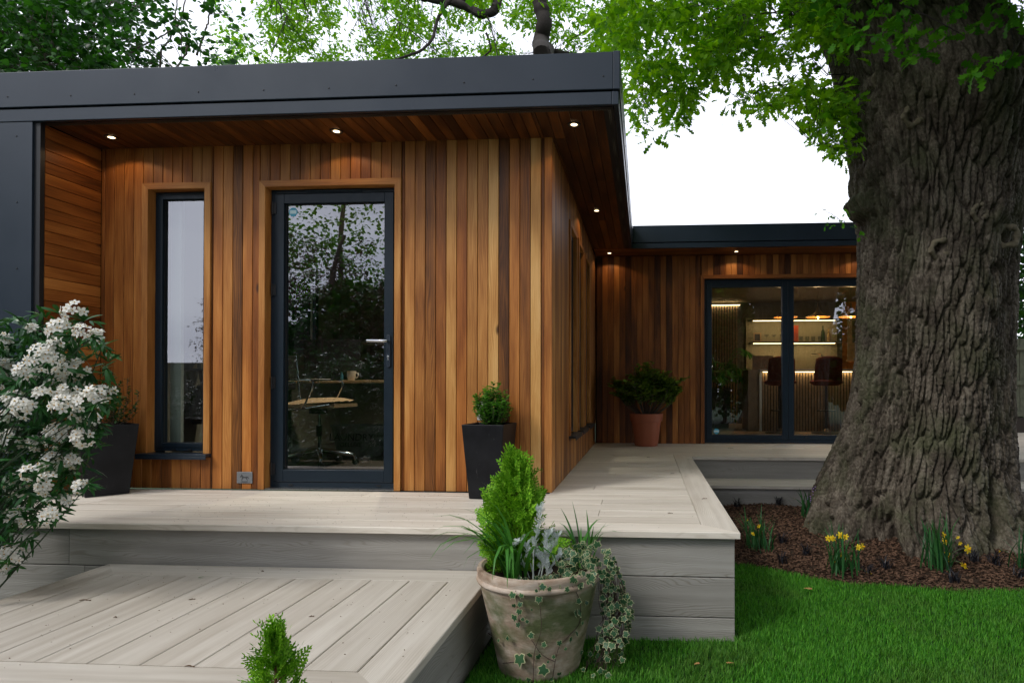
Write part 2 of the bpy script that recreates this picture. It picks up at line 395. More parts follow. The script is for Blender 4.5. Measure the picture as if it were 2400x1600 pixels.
# along X local x = -Y ; along Y local x = +X
XI, XO = .294, .478
plank(-4.95, (XI + XO) / 2, NOSE, 3.45, 0, 'x', (0, 1), t=(.9, .5, .5))
board(dk, 'plank', ((XI + XO) / 2, (3.3575 + 6.81) / 2, 0), XO - XI - GAP, 6.81 - 3.3575, TH, Zp, Yp, DECK, (.62, .4, .9), .003, (-1, -1))
PT = (6.905 - 3.45) / 19
for r in range(19):
    y0 = 3.45 + r * PT; xs = -4.95 if y0 < 4.3 else -.66
    js = {1: [-2.85, -.27], 3: [-.277], 2: [-3.5], 4: [-1.9]}.get(r, [random.uniform(-.4, .1)] if r % 4 == 2 and xs > -1 else [])
    e = [xs] + js + [XI]
    for a, b in zip(e, e[1:]): plank(a, b, y0, y0 + PT, 0)
NB = 6.722
board(dk, 'plank', ((.386 + 6.4) / 2, (NB + 6.905) / 2, 0), .183 - GAP, 6.4 - .386, TH, Zp, Xp, DECK, (.6, .5, .5), .003, (1, 0))
for r in range(8):
    y0 = 6.905 + r * .1845
    e = [-.66, random.uniform(.8, 2), 6.4]
    for a, b in zip(e, e[1:]): plank(a, b, y0, y0 + .1845, 0)
for r in range(12):
    y0 = 8.381 + r * .1845; plank(3.7, 6.4, y0, y0 + .1845, 0)
RZ = [(-.035, -.236), (-.24, -.441), (-.445, -.57)]
def risers(parent, p0, p1, face, rows, joints=(), t=.6):
    p0, p1 = Vector(p0), Vector(p1); d = (p1 - p0); ln = d.length; d.normalize(); f = Vector(face)
    for i, (a, b) in enumerate(rows):
        e = [0] + [j for k, j in joints if k == i] + [ln]
        for u, v in zip(e, e[1:]):
            c = p0 + d * ((u + v) / 2); c.z = (a + b) / 2
            board(parent, 'riser_board', c, a - b - .001, v - u - .003, .022, f, d, RISER, tone(t, .15), .0025)
risers(dk, (-4.95, 3.302, 0), (.452, 3.302, 0), Yn, RZ, [(0, 1.81), (1, 1.9), (0, 4.4)])
risers(dk, (.452, 3.302, 0), (.452, 6.75, 0), Xp, RZ)
risers(dk, (.46, 6.752, 0), (6.4, 6.752, 0), Yn, RZ[:2], [(0, 2.9)], .55)
# rear step, scribed round the oak
for nm, x0, x1 in (('rear_step', .452, 1.80), ('rear_step', 3.25, 6.4)):
    st = tag(MB().box(x0 + .01, x1, 6.33, 6.74, -.56, -.262).build(nm, BLACK), kind='structure')
    for y0, y1 in ((6.268, 6.42), (6.42, 6.572), (6.572, 6.748)): plank(x0, x1, y0, y1, -.225, parent=st, t=tone(.55, .1))
    risers(st, (x0, 6.3, 0), (x1, 6.3, 0), Yn, [(-.26, -.46)], t=.5)
# lower step, same decking with its shade put into darker plank tones
SZ = -.225
ls = tag(MB().box(-2.86, -.83, 1.98, 3.30, -.56, SZ - .04).build('lower_step', BLACK), kind='structure')
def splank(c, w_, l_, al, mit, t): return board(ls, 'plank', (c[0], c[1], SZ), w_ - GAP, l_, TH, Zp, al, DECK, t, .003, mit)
A0, A1, B0, B1, BW = -2.905, -.782, 1.92, 3.298, .19
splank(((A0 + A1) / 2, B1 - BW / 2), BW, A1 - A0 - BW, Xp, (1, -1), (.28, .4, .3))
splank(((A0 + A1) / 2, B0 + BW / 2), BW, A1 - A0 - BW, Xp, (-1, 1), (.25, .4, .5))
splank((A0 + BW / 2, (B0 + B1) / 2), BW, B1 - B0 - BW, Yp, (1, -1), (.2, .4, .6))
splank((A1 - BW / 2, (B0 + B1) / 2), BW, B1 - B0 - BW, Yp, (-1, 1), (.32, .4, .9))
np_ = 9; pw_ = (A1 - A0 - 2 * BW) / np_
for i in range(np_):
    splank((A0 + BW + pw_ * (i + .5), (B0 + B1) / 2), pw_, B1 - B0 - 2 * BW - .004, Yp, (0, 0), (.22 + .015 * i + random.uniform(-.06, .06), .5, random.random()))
risers(ls, (A1 - .02, B0 + .03, 0), (A1 - .02, B1, 0), Xp, [(SZ - .035, SZ - .235), (SZ - .24, -.575)], t=.5)
risers(ls, (A0 + .02, B0 + .03, 0), (A0 + .02, B1, 0), Xn, [(SZ - .035, SZ - .235), (SZ - .24, -.575)], t=.4)
risers(ls, (A0 + .02, B0 + .03, 0), (A1 - .02, B0 + .03, 0), Yn, [(SZ - .035, SZ - .235), (SZ - .24, -.575)], t=.4)

# ------------------------------------------------------------------ the garden room
room = thing('garden_building', (-2.3, 6.2, 0), 'single storey flat roofed garden room clad in vertical cedar boards with anthracite metal fascia', 'building')
FY, SX, BY = 4.40, -.645, 8.20                       # outer faces: front wall, side wall, rear wing wall
ZT = 2.468
def soffit_z(y): return 2.470 - .0185 * (y - 4.0)
def wallmesh(label, boxes, mat=BLACK):
    b = MB()
    for q in boxes: b.box(*q)
    o = b.build('wall', mat, room); o['label'] = label; return o
WA, DA = (-3.634, -3.116), (-2.754, -1.717)          # outer edges of the window and door trims
fy0, fy1 = FY + .024, FY + .19
wf = wallmesh('front wall of cedar boards round the tall window and the glazed door', [
    (-3.98, WA[0] + .03, fy0, fy1, 0, 2.45), (WA[1] - .03, DA[0] + .03, fy0, fy1, 0, 2.45), (DA[1] - .03, SX - .03, fy0, fy1, 0, 2.45),
    (WA[0] + .03, WA[1] - .03, fy0, fy1, 0, .235), (WA[0] + .03, WA[1] - .03, fy0, fy1, 2.17, 2.45), (DA[0] + .03, DA[1] - .03, fy0, fy1, 2.17, 2.45)])
def vboard(parent, x0, x1, z0, z1, t, y=FY, ch=.003):
    return board(parent, 'board', ((x0 + x1) / 2, y, (z0 + z1) / 2), x1 - x0 - .003, z1 - z0, .02, Yn, Zp, CEDAR, t, ch)
def T(a): return (a, random.random(), max(0, random.random() * 1.3 - .3))
ZW = ZT - .004
for (a, b), t in zip([(-3.957, -3.929), (-3.929, -3.857), (-3.857, -3.781), (-3.781, -3.707), (-3.707, -3.634)], (.35, .5, .55, .52, .66)):
    vboard(wf, a, b, .002, ZW, (t, .85, .9 if t > .5 else .1))
for i, t in enumerate((.62, .5, .42, .6, .68, .5, .45)):
    a = WA[0] + i * .074; vboard(wf, a, a + .074, .002, .225, (t, .7, .4)); vboard(wf, a, a + .074, 2.202, ZW, T(.5 + .12 * random.random()))
for (a, b), t in zip([(-3.116, -3.103), (-3.103, -3.029), (-3.029, -2.956), (-2.956, -2.883), (-2.883, -2.808), (-2.808, -2.754)], (.2, .58, .7, .30, .66, .42)):
    vboard(wf, a, b, .002, ZW, T(t))
for i in range(14):
    a = DA[0] + i * .0741; vboard(wf, a, a + .0741, 2.202, ZW, T((.5, .45, .62, .38, .55, .6, .42, .7, .5, .56, .44, .66, .58, .5)[i]))
vboard(wf, -1.717, -1.694, .002, ZW, (.3, .8, .2), FY + .006)
for i, t in enumerate((.66, .54, .38, .42, .84, .54, .72, .66, .92, .14, .62, .40, .97)):
    a = -1.694 + i * .07465; vboard(wf, a, a + .07465, .002, ZW, (t, (.6, .5, .3, .7, .3, .95, .3, .5, .3, .2, .8, .5, .2)[i], (.2, .4, .9, .3, .3, .2, .6, .9, .8, .5, .3, .6, .3)[i]))
vboard(wf, -.7235, -.699, .002, ZW, (.3, .6, .2), FY + .006)
board(wf, 'corner_trim', (-.6725, FY - .008, ZW / 2), .053, ZW - .004, .06, Yn, Zp, CEDAR, (.70, .75, .3), .003)
def trims(parent, u0, u1, z0, z1, plane, face, dep=.085, wd=.05, t=.72, z_sill=None):
    """mitred timber surround; u runs along +X on a front wall and along +Y on the side wall"""
    fx = abs(face[1]) > .5
    def P(u, z): return (u, plane, z) if fx else (plane, u, z)
    a = Xp if fx else Yp
    board(parent, 'trim', P(u0 + wd / 2, (z0 + z1 - wd / 2) / 2), wd, z1 - z0 - wd / 2, dep, face, Zp, CEDAR, (t, .6, .3), .002, (0, -1))
    board(parent, 'trim', P(u1 - wd / 2, (z0 + z1 - wd / 2) / 2), wd, z1 - z0 - wd / 2, dep, face, Zp, CEDAR, (t + .04, .5, .3), .002, (0, 1))
    board(parent, 'trim', P((u0 + u1) / 2, z1 - wd / 2), wd, u1 - u0 - wd, dep, face, a, CEDAR, (t - .02, .6, .5), .002, (1, -1) if fx else (1, -1))
trims(wf, WA[0], WA[1], .254, 2.202, FY - .014, Yn, .085, .046, .66)
trims(wf, DA[0], DA[1], .002, 2.202, FY - .014, Yn, .085, .046, .70)

# side wall with three slim windows
sw = [(5.36, 5.90), (6.04, 6.58), (6.72, 7.26)]
sx0, sx1 = SX - .19, SX - .024
bx = [(sx0, sx1, 4.60, 5.39, 0, 2.44)]
e = [q for p in sw for q in p] + [8.43]
for (a, b), nx_ in zip(sw, [sw[1][0], sw[2][0], 8.43]):
    bx += [(sx0, sx1, a + .03, b - .03, 0, .285), (sx0, sx1, a + .03, b - .03, 2.11, 2.40), (sx0, sx1, b - .03, (nx_ + .03 if nx_ < 8 else 8.40), 0, 2.38)]
ws = wallmesh('side wall of cedar boards with three slim windows in a row', bx)
y = 4.424
board(ws, 'corner_trim', (SX, y + .022, ZT / 2 - .01), .044, ZT - .02, .03, Xp, Zp, CEDAR, (.6, .6, .3), .003); y += .045
while y < 8.19:
    y1 = min(y + .0745, 8.198); mid = (y + y1) / 2; zt = soffit_z(mid) - .006; win = [q for q in sw if q[0] + .01 < mid < q[1] - .01]; t = T(random.uniform(.3, .72)); t = (t[0], .4, t[2])
    segs = [(.002, .286), (2.142, zt)] if win else [(.002, zt)]
    a, b = y, y1
    for q in sw:
        if a < q[0] < b: b = q[0]
        if a < q[1] < b: a = q[1]
    for z0, z1 in segs:
        if not win: aa, bb = a, b
        else: aa, bb = y, y1
        if bb - aa > .012: board(ws, 'board', (SX, (aa + bb) / 2, (z0 + z1) / 2), bb - aa - .003, z1 - z0, .02, Xp, Zp, CEDAR, t, .003)
    y = y1
for a, b in sw: trims(ws, a, b, .315, 2.142, SX + .016, Xp, .085, .046, .62)

# rear wing wall
WB = (.700, 3.02)
wb = wallmesh('rear wing wall of cedar boards round the wide glazed doors', [
    (SX + .0, WB[0] + .03, BY + .024, BY + .19, 0, 2.38), (WB[0] + .03, WB[1] - .03, BY + .024, BY + .19, 2.11, 2.38), (WB[1] - .03, 3.7, BY + .024, BY + .19, 0, 2.38)])
x = SX + .016; i = 0
tb = [.12, .42, .34, .62, .3, .18, .42, .46, .5, .42, .3, .5, .12, .55, .45, .4, .5, .3, .6]
while x < 3.66:
    x1 = x + .0745; t = T(tb[i] if i < len(tb) else random.uniform(.15, .7)); t = (t[0], .7, t[2]); i += 1
    a, b = x, min(x1, 3.7); m_ = (a + b) / 2; ov = WB[0] < m_ < WB[1]
    if not ov and a < WB[0] < b: b = WB[0]
    if not ov and a < WB[1] < b: a = WB[1]
    board(wb, 'board', ((a + b) / 2, BY, ((2.142 if ov else .002) + 2.394) / 2), b - a - .003, 2.394 - (2.142 if ov else .002), .02, Yn, Zp, CEDAR, t, .003); x = x1
trims(wb, WB[0], WB[1], .002, 2.142, BY - .014, Yn, .07, .046, .42)
# return wall, horizontal boards, and the metal post before it
RX = -3.958
wr = wallmesh('return wall of horizontal cedar boards beside the metal post', [(-4.2, RX - .024, 3.945, 8.4, 0, 1.1), (-4.2, RX - .024, 3.945, 6.85, 1.1, 2.0), (-4.2, RX - .024, 7.35, 8.4, 1.1, 2.0), (-4.2, RX - .024, 3.945, 8.4, 2.0, 2.44)])
z = .002; rt_ = [.5, .42, .55, .4, .5, .36, .45, .6, .5, .3, .42, .55, .6, .52, .3, .28, .35, .58, .62, .5, .55, .48, .5, .44, .38, .42, .36, .4, .34, .4, .38, .4, .4, .4]; i = 0
while z < 2.45:
    z1 = min(z + .0765, 2.462); board(wr, 'board', (RX, (3.965 + 4.402) / 2, (z + z1) / 2), z1 - z - .003, .435, .02, Xp, Yp, CEDAR, (rt_[i], .95, random.random()), .003); z = z1; i += 1
po = MB().box(-5.0, -4.0, 3.915, 3.96, .002, 2.462).box(-4.0, RX, 3.93, 3.962, .002, 2.462, 1).build('metal_panel', [METAL, METALD], room); po['label'] = 'flat anthracite metal panel covering the left end of the wall'
RIV = MB().lathe([(0, .004), (.004, .003), (.0055, 0)], n=8)
def rivet(parent, c):
    o = bpy.data.objects.get('rivet'); me = o.data if o else RIV.mesh('rivet', METALD, (0, 0, 0))
    o = bpy.data.objects.new('rivet', me); put(o, c, parent); o.rotation_euler = (PI / 2, 0, 0)
for px, py in ((38.5, 319), (39.5, 474), (39.5, 629), (39.5, 790)): rivet(po, at(px, py, 3.9145))

# roof with its fascia
def slope(z0, y): return z0 - .0300 * (y - 3.9)
rb = MB()
def rslab(x0, x1, y0, y1, zb0, zb1, zt0, zt1):
    rb.add([(x0, y0, zb0), (x1, y0, zb0), (x1, y1, zb1), (x0, y1, zb1), (x0, y0, zt0), (x1, y0, zt0), (x1, y1, zt1), (x0, y1, zt1)],
           [(3, 2, 1, 0), (4, 5, 6, 7), (0, 1, 5, 4), (1, 2, 6, 5), (2, 3, 7, 6), (3, 0, 4, 7)])
rslab(-5.0, -.19, 3.94, 12.6, 2.50, 2.50 - .0185 * 8.66, slope(2.765, 3.94), 2.51)
rslab(-.19, 3.66, 7.76, 12.6, 2.43, 2.35, 2.645, 2.51)
roof = rb.build('roof', METALD, room)
FX, FF = -.155, 3.90
def fstrip(vs8, name='fascia', mat=METAL, bev=.004):
    o = MB().add(vs8, [(3, 2, 1, 0), (4, 5, 6, 7), (0, 1, 5, 4), (1, 2, 6, 5), (2, 3, 7, 6), (3, 0, 4, 7)]).build(name, mat, roof, bevel=bev); return o
def fx_(x0, x1, y0, y1, z0, z1): return [(x0, y0, z0), (x1, y0, z0), (x1, y1, z0), (x0, y1, z0), (x0, y0, z1), (x1, y0, z1), (x1, y1, z1), (x0, y1, z1)]
fstrip(fx_(-5.0, FX - .042, FF, FF + .035, 2.554, 2.785))
fstrip(fx_(-5.0, FX - .05, FF + .010, FF + .04, 2.464, 2.546))
fstrip(fx_(FX - .042, FX + .001, FF - .003, FF + .037, 2.552, 2.789)); fstrip(fx_(FX - .05, FX - .008, FF + .007, FF + .04, 2.462, 2.546))
YB = 7.72
fstrip([(FX - .03, FF + .037, 2.554), (FX, FF + .037, 2.554), (FX, YB + .3, slope(2.554, YB + .3) + .026), (FX - .03, YB + .3, slope(2.554, YB + .3) + .026),
        (FX - .03, FF + .037, 2.785), (FX, FF + .037, 2.785), (FX, YB + .3, slope(2.785, YB + .3)), (FX - .03, YB + .3, slope(2.785, YB + .3))])
fstrip([(FX - .04, FF + .04, 2.464), (FX - .008, FF + .04, 2.464), (FX - .008, YB, 2.395), (FX - .04, YB, 2.395), (FX - .04, FF + .04, 2.546), (FX - .008, FF + .04, 2.546), (FX - .008, YB, 2.458), (FX - .04, YB, 2.458)])
fstrip(fx_(FX + .002, 3.7, YB, YB + .035, 2.464, 2.668)); fstrip(fx_(FX - .006, 3.7, YB + .010, YB + .04, 2.394, 2.458))
fstrip(fx_(3.66, 3.70, YB + .036, 12.6, 2.40, 2.665))
for px, py in ((17.7, 227), (165.6, 224.3), (314.6, 220.6), (464.6, 215.8), (617.7, 211.3), (770.7, 207), (928, 200.3), (1087, 193.8), (1249, 186), (1414, 178.5)): rivet(roof, at(px, py, FF - .0005))
for i in range(9):
    o = bpy.data.objects.new('rivet', bpy.data.objects['rivet'].data); put(o, (FX + .0005, 4.1 + i * .43, slope(2.63, 4.1 + i * .43)), roof); o.rotation_euler = (0, PI / 2, 0)

# soffits, board tones lowered to hold the shade under the roof
sf = MB(); sf.add([(-4.95, 3.95, ZT + .028), (-.2, 3.95, ZT + .028), (-.2, 7.75, 2.426), (-4.95, 7.75, 2.426)], [(3, 2, 1, 0)]).add([(-.66, 7.76, 2.422), (3.66, 7.76, 2.422), (3.66, 8.4, 2.422), (-.66, 8.4, 2.422)], [(3, 2, 1, 0)])
sof = sf.build('soffit', BLACK, room); sof['label'] = 'cedar boarded soffit under the roof overhang'
x = RX; k = 0
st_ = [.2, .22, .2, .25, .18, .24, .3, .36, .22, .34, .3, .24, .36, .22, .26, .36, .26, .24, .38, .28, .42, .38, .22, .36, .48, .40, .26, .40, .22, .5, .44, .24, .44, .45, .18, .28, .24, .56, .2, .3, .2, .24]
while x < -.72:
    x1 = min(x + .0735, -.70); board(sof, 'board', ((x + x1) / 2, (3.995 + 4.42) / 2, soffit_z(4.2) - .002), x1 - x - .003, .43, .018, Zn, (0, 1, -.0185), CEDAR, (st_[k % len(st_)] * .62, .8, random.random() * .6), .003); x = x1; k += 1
cut = [[5.2, 6.6], [4.42, 6.9], [5.9], [6.5], [5.3], [5.35, 6.9]]
for j in range(6):
    x0 = -.70 + j * .0735; e = [3.995] + cut[j] + [7.74]
    for a, b in zip(e, e[1:]):
        c_ = ((x0 + .0367), (a + b) / 2, soffit_z((a + b) / 2) - .002)
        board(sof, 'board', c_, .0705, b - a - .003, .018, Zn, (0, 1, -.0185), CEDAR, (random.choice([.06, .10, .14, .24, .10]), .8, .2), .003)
x = -.62
for r in range(6):
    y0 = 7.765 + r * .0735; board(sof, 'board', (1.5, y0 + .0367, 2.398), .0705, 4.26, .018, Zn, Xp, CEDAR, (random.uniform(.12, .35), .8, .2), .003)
m, n, b = newmat('vent_mesh'); b.inputs['Roughness'].default_value = .6
wv = N(n, 'ShaderNodeTexVoronoi'); wv.inputs['Scale'].default_value = 95; n.links.new(coords(n, rnd=False), wv.inputs['Vector']); wv.inputs['Randomness'].default_value = 0
n.links.new(ramp(n, wv.outputs['Distance'], [(.0, (.20, .19, .15)), (.28, (.16, .15, .12)), (.34, (.007, .007, .008)), (1, (.007, .007, .008))]), b.inputs['Base Color']); VENT = m
MB().box(-4.0, -.20, 3.941, 3.972, ZT - .006, ZT + .01, 1).box(-4.0, -.22, 3.972, 3.986, ZT - .007, ZT + .008, 0).build('vent_strip', [VENT, METALD], sof)
vs = MB()
for xa, xb, mi, dz in ((-.262, -.236, 1, 0), (-.236, -.212, 0, .001), (-.212, -.196, 1, 0)):
    vs.add([(xa, 3.98, soffit_z(3.98) - .004 - dz), (xb, 3.98, soffit_z(3.98) - .004 - dz), (xb, 7.72, soffit_z(7.72) - .004 - dz), (xa, 7.72, soffit_z(7.72) - .004 - dz)] + [(xa, 3.98, soffit_z(3.98) + .02), (xb, 3.98, soffit_z(3.98) + .02), (xb, 7.72, soffit_z(7.72) + .02), (xa, 7.72, soffit_z(7.72) + .02)], [(3, 2, 1, 0), (4, 5, 6, 7), (0, 1, 5, 4), (1, 2, 6, 5), (2, 3, 7, 6), (3, 0, 4, 7)], mi)
vs.build('vent_strip', [VENT, METALD], sof)

# recessed downlights, lit
LENS = plain('lamp_lens', (.9, .8, .6), .4, emit=(1, .74, .42), es=5)
RIM = plain('lamp_rim', (.30, .24, .17), .35, 0, .5)
def downlight(x, y, z, energy):
    m_ = MB().lathe([(.034, -.0012), (.038, -.0035), (.042, -.003), (.044, .002)], (x, y, z), 24, 0).lathe([(.034, -.0011), (.0212, -.0009)], (x, y, z), 24, 1)
    o = m_.build('downlight', [METALD, RIM], room, smooth=True)
    ln = MB().disc((x, y, z - .0014), .0215, 20, 0, -1).build('lamp_lens', LENS, o)
    ld = bpy.data.lights.new('downlight_beam', 'SPOT'); ld.energy = energy; ld.color = (1, .66, .36); ld.spot_size = math.radians(138); ld.spot_blend = .25; ld.shadow_soft_size = .012
    lo = bpy.data.objects.new('downlight_beam', ld); COL.objects.link(lo); lo.location = (x, y, z - .006)
for x, y in ((-3.70, 4.195), (-2.09, 4.195), (-.47, 4.19)): downlight(x, y, 2.461, 2.0)
downlight(-.47, 6.14, soffit_z(6.14) - .006, 2.6)
for x in (-.45, 1.12, 2.66): downlight(x, 7.985, 2.394, 2.4)

# glazed door, tall window, side windows, rear doors
def frame_box(b, x0, x1, z0, z1, y0, y1, w_, wb_=None, wt_=None, m=0):
    wb_ = wb_ or w_; wt_ = wt_ or w_
    b.box(x0, x0 + w_, y0, y1, z0, z1, m); b.box(x1 - w_, x1, y0, y1, z0, z1, m)
    b.box(x0 + w_, x1 - w_, y0 + .0005, y1, z0, z0 + wb_, m); b.box(x0 + w_, x1 - w_, y0 + .0005, y1, z1 - wt_, z1, m)
def pane(parent, x0, x1, z0, z1, y, th=.006):
    return MB().box(x0, x1, y, y + th, z0, z1).build('pane', GLASS, parent)
# door
fr = MB(); frame_box(fr, -2.708, -1.763, .008, 2.156, 4.462, 4.53, .030, .038, .030)
fr.box(-2.45, -2.03, 4.452, 4.461, 2.134, 2.150)
dfr = fr.build('door_frame', FRAME, room, bevel=.002); tag(MB().box(-2.715, -1.756, 4.395, 4.50, .0005, .008).build('threshold', STEEL, dfr))
df = MB(); frame_box(df, -2.675, -1.797, .05, 2.122, 4.455, 4.522, .067, .085, .068)
door = df.build('door', FRAME, room, bevel=.0025); door['label'] = 'glazed door in a dark blue grey frame'
pane(door, -2.610, -1.862, .133, 2.056, 4.487)
sl = MB(); frame_box(sl, -2.610, -1.862, .133, 2.056, 4.478, 4.4865, .008); sl.build('glazing_bead', METALD, door)
for zz in (.14, .76, 1.43, 2.02):
    MB().tube([(-2.692, 4.450, zz - .045), (-2.692, 4.450, zz + .045)], .007, 10).box(-2.700, -2.664, 4.4505, 4.4545, zz - .04, zz + .04).build('hinge', METALD, door, smooth=True)
hp = [(-.0165, -.115), (.0165, -.115), (.0165, .115), (-.0165, .115)]
hd = MB(); hx_, hz_ = -1.829, .985
out_ = [(.016 * math.cos(g), .10 * (1 if math.sin(g) > 0 else -1) + .016 * math.sin(g)) for g in [2 * PI * (k + .5) / 20 for k in range(20)]]
hd.prism(out_, (hx_, 4.4545, hz_), (1, 0, 0), (0, 0, 1), (0, -1, 0), .009)
hdl = hd.build('handle_plate', METAL, door, bevel=.002)
MB().tube([(hx_, 4.446, 1.055), (hx_, 4.405, 1.055), (hx_ - .02, 4.396, 1.055), (hx_ - .135, 4.396, 1.057)], [.010, .010, .0105, .0095], 14).build('handle', CHROME, door, smooth=True)
MB().lathe([(0, 0), (.009, 0), (.009, .006), (0, .006)], (0, 0, 0), 14).turn(PI / 2, (0, 0, 0), 'X').box(-.0045, .0045, -.006, 0, -.022, 0)
kb = MB(); ko = [(.0085 * math.cos(g), .0085 * math.sin(g)) for g in [2 * PI * k / 16 for k in range(16)]]
kb.prism(ko, (hx_, 4.4455, .945), (1, 0, 0), (0, 0, 1), (0, -1, 0), .004).prism([(-.0045, -.024), (.0045, -.024), (.0045, -.004), (-.0045, -.004)], (hx_, 4.4455, .945), (1, 0, 0), (0, 0, 1), (0, -1, 0), .0035)
kb.build('lock_cylinder', STEEL, door, bevel=.0008)
for xx in (-2.57, -1.92): MB().box(xx, xx + .035, 4.455, 4.4615, .022, .030).build('drain_cap', METALD, door)
STK = plain('pale_print', (.55, .75, .78), .5); STB = plain('blue_print', (.05, .35, .5), .5)
oct_ = [(.034 * math.cos(g), .034 * math.sin(g)) for g in [PI / 8 + PI / 4 * k for k in range(8)]]
sk = MB().prism(oct_, (-2.557, 4.4862, 2.0), (1, 0, 0), (0, 0, 1), (0, -1, 0), .0006).prism([(-.024, -.012), (.024, -.012), (.024, .014), (-.024, .014)], (-2.557, 4.4856, 2.0), (1, 0, 0), (0, 0, 1), (0, -1, 0), .0004, 1).build('sticker', [STB, STK], door)
# tall window
fr = MB(); frame_box(fr, -3.590, -3.160, .262, 2.156, 4.462, 4.53, .030, .030, .026); frame_box(fr, -3.562, -3.188, .290, 2.132, 4.458, 4.52, .030, .030, .030)
win = fr.build('window', FRAME, room, bevel=.002); win['label'] = 'tall narrow window left of the glazed door'
pane(win, -3.535, -3.215, .318, 2.104, 4.487)
sl = MB(); frame_box(sl, -3.535, -3.215, .318, 2.104, 4.478, 4.4865, .007); sl.build('glazing_bead', METALD, win)
MB().box(-3.642, -3.112, 4.345, 4.47, .232, .252).box(-3.642, -3.112, 4.345, 4.350, .214, .232).build('sill', METAL, win, bevel=.002)
for xx in (-3.45, -3.33): MB().box(xx, xx + .03, 4.452, 4.4605, .268, .276).build('drain_cap', METALD, win)
for a, b in sw:
    fr = MB()
    for q in ((a + .046, a + .085), (b - .085, b - .046)): fr.box(SX - .07, SX - .02, q[0], q[1], .325, 2.10)
    fr.box(SX - .07, SX - .0205, a + .085, b - .085, .325, .365); fr.box(SX - .07, SX - .0205, a + .085, b - .085, 2.06, 2.10)
    wi = fr.build('window', FRAME, room, bevel=.002)
    MB().box(SX - .05, SX - .044, a + .085, b - .085, .365, 2.06).build('pane', GLASS, wi)
    MB().box(SX - .02, SX + .062, a - .008, b + .008, .293, .314).box(SX + .057, SX + .062, a - .008, b + .008, .276, .293).build('sill', METALD, wi, bevel=.002)
# rear doors
fr = MB(); frame_box(fr, .748, 2.972, .008, 2.094, 8.252, 8.33, .028, .045, .035); fr.box(1.86, 2.50, 8.243, 8.2515, 2.072, 2.088)
tag(fr.build('door_frame', FRAME, room, bevel=.002))
for k, (a, b) in enumerate(((.776, 1.802), (1.806, 2.944))):
    df = MB(); frame_box(df, a, b, .055, 2.060, 8.245, 8.32, .070, .058, .070)
    d_ = df.build('door', FRAME, room, bevel=.0025); d_['label'] = ('left', 'right')[k] + ' leaf of the wide glazed doors in the rear wing'
    pane(d_, a + .066, b - .066, .11, 1.993, 8.277)
    if k == 0:
        MB().prism([(.036 * math.cos(g), .036 * math.sin(g)) for g in [2 * PI * q / 24 for q in range(24)]], (.905, 8.2765, .155), (1, 0, 0), (0, 0, 1), (0, -1, 0), .0006).build('sticker', STB, d_)
        MB().box(.876, .934, 8.2752, 8.2757, .142, .168).build('sticker_band', STK, d_)
    else:
        MB().prism([(.012 * math.cos(g), .012 * math.sin(g)) for g in [2 * PI * q / 12 for q in range(12)]], (2.03, 8.244, .085), (1, 0, 0), (0, 0, 1), (0, -1, 0), .012).build('door_stop', METALD, d_)

# ------------------------------------------------------------------ room linings
OW = plain('office_wall_paint', (.22, .20, .15), .8); OF = plain('office_floor', (.07, .055, .045), .5, nscale=6)
BWL = plain('bar_wall_paint', (.085, .08, .06), .8); BF = plain('bar_floor', (.22, .17, .135), .35, nscale=5); BC_ = plain('bar_ceiling', (.30, .24, .17), .7)
lin = MB()
lin.box(-3.95, -.86, 4.595, 8.05, .002, .02, 1)
lin.box(-3.95, -.86, 8.05, 8.1, .02, 2.40).box(-3.95, -.86, 4.595, 8.05, 2.40, 2.42)
lin.box(-3.97, -3.95, 4.595, 6.85, .02, 2.4).box(-3.97, -3.95, 7.35, 8.1, .02, 2.4).box(-3.97, -3.95, 6.85, 7.35, .02, 1.1).box(-3.97, -3.95, 6.85, 7.35, 2.0, 2.4)
lin.build('room_lining', [OW, OF], room)['label'] = 'office room seen through the glazed door'
JB = plain('pale_jamb', (.42, .46, .42), .6)
MB().box(-3.94, -3.90, 6.80, 6.86, 1.05, 2.05).box(-3.94, -3.90, 7.34, 7.40, 1.05, 2.05).box(-4.2, -3.9, 6.85, 6.87, 1.1, 2.0).build('window', FRAME, room)['label'] = 'small window in the far left wall of the office'
MB().box(-3.575, -3.492, 4.60, 4.63, .25, 2.2).box(-3.155, -3.14, 4.535, 4.60, .25, 2.2).build('reveal', JB, room)
lb = MB()
lb.box(-.60, 3.66, 8.395, 12.2, .002, .03, 1)
lb.box(-.60, 3.66, 12.2, 12.25, .03, 2.33).box(.60, .66, 8.395, 12.2, .03, 2.33).box(3.95, 4.0, 8.395, 12.25, .03, 2.33)
lb.box(.60, 4.0, 8.395, 12.2, 2.30, 2.33, 2).box(3.66, 4.0, 8.395, 12.25, .002, .03, 1)
lb.build('room_lining', [BWL, BF, BC_], room)['label'] = 'bar room seen through the wide glazed doors'
MB().box(3.66, 4.05, 8.22, 8.4, 0, 2.45).box(4.0, 4.05, 8.4, 12.5, 0, 2.45).box(-5.0, 4.05, 12.5, 12.55, 0, 2.45).build('wall', CEDAR, room)['label'] = 'end wall of the rear wing hidden behind the oak'
MB().box(3.66, 4.08, 7.76, 12.6, 2.42, 2.66).build('roof_end', METALD, roof)
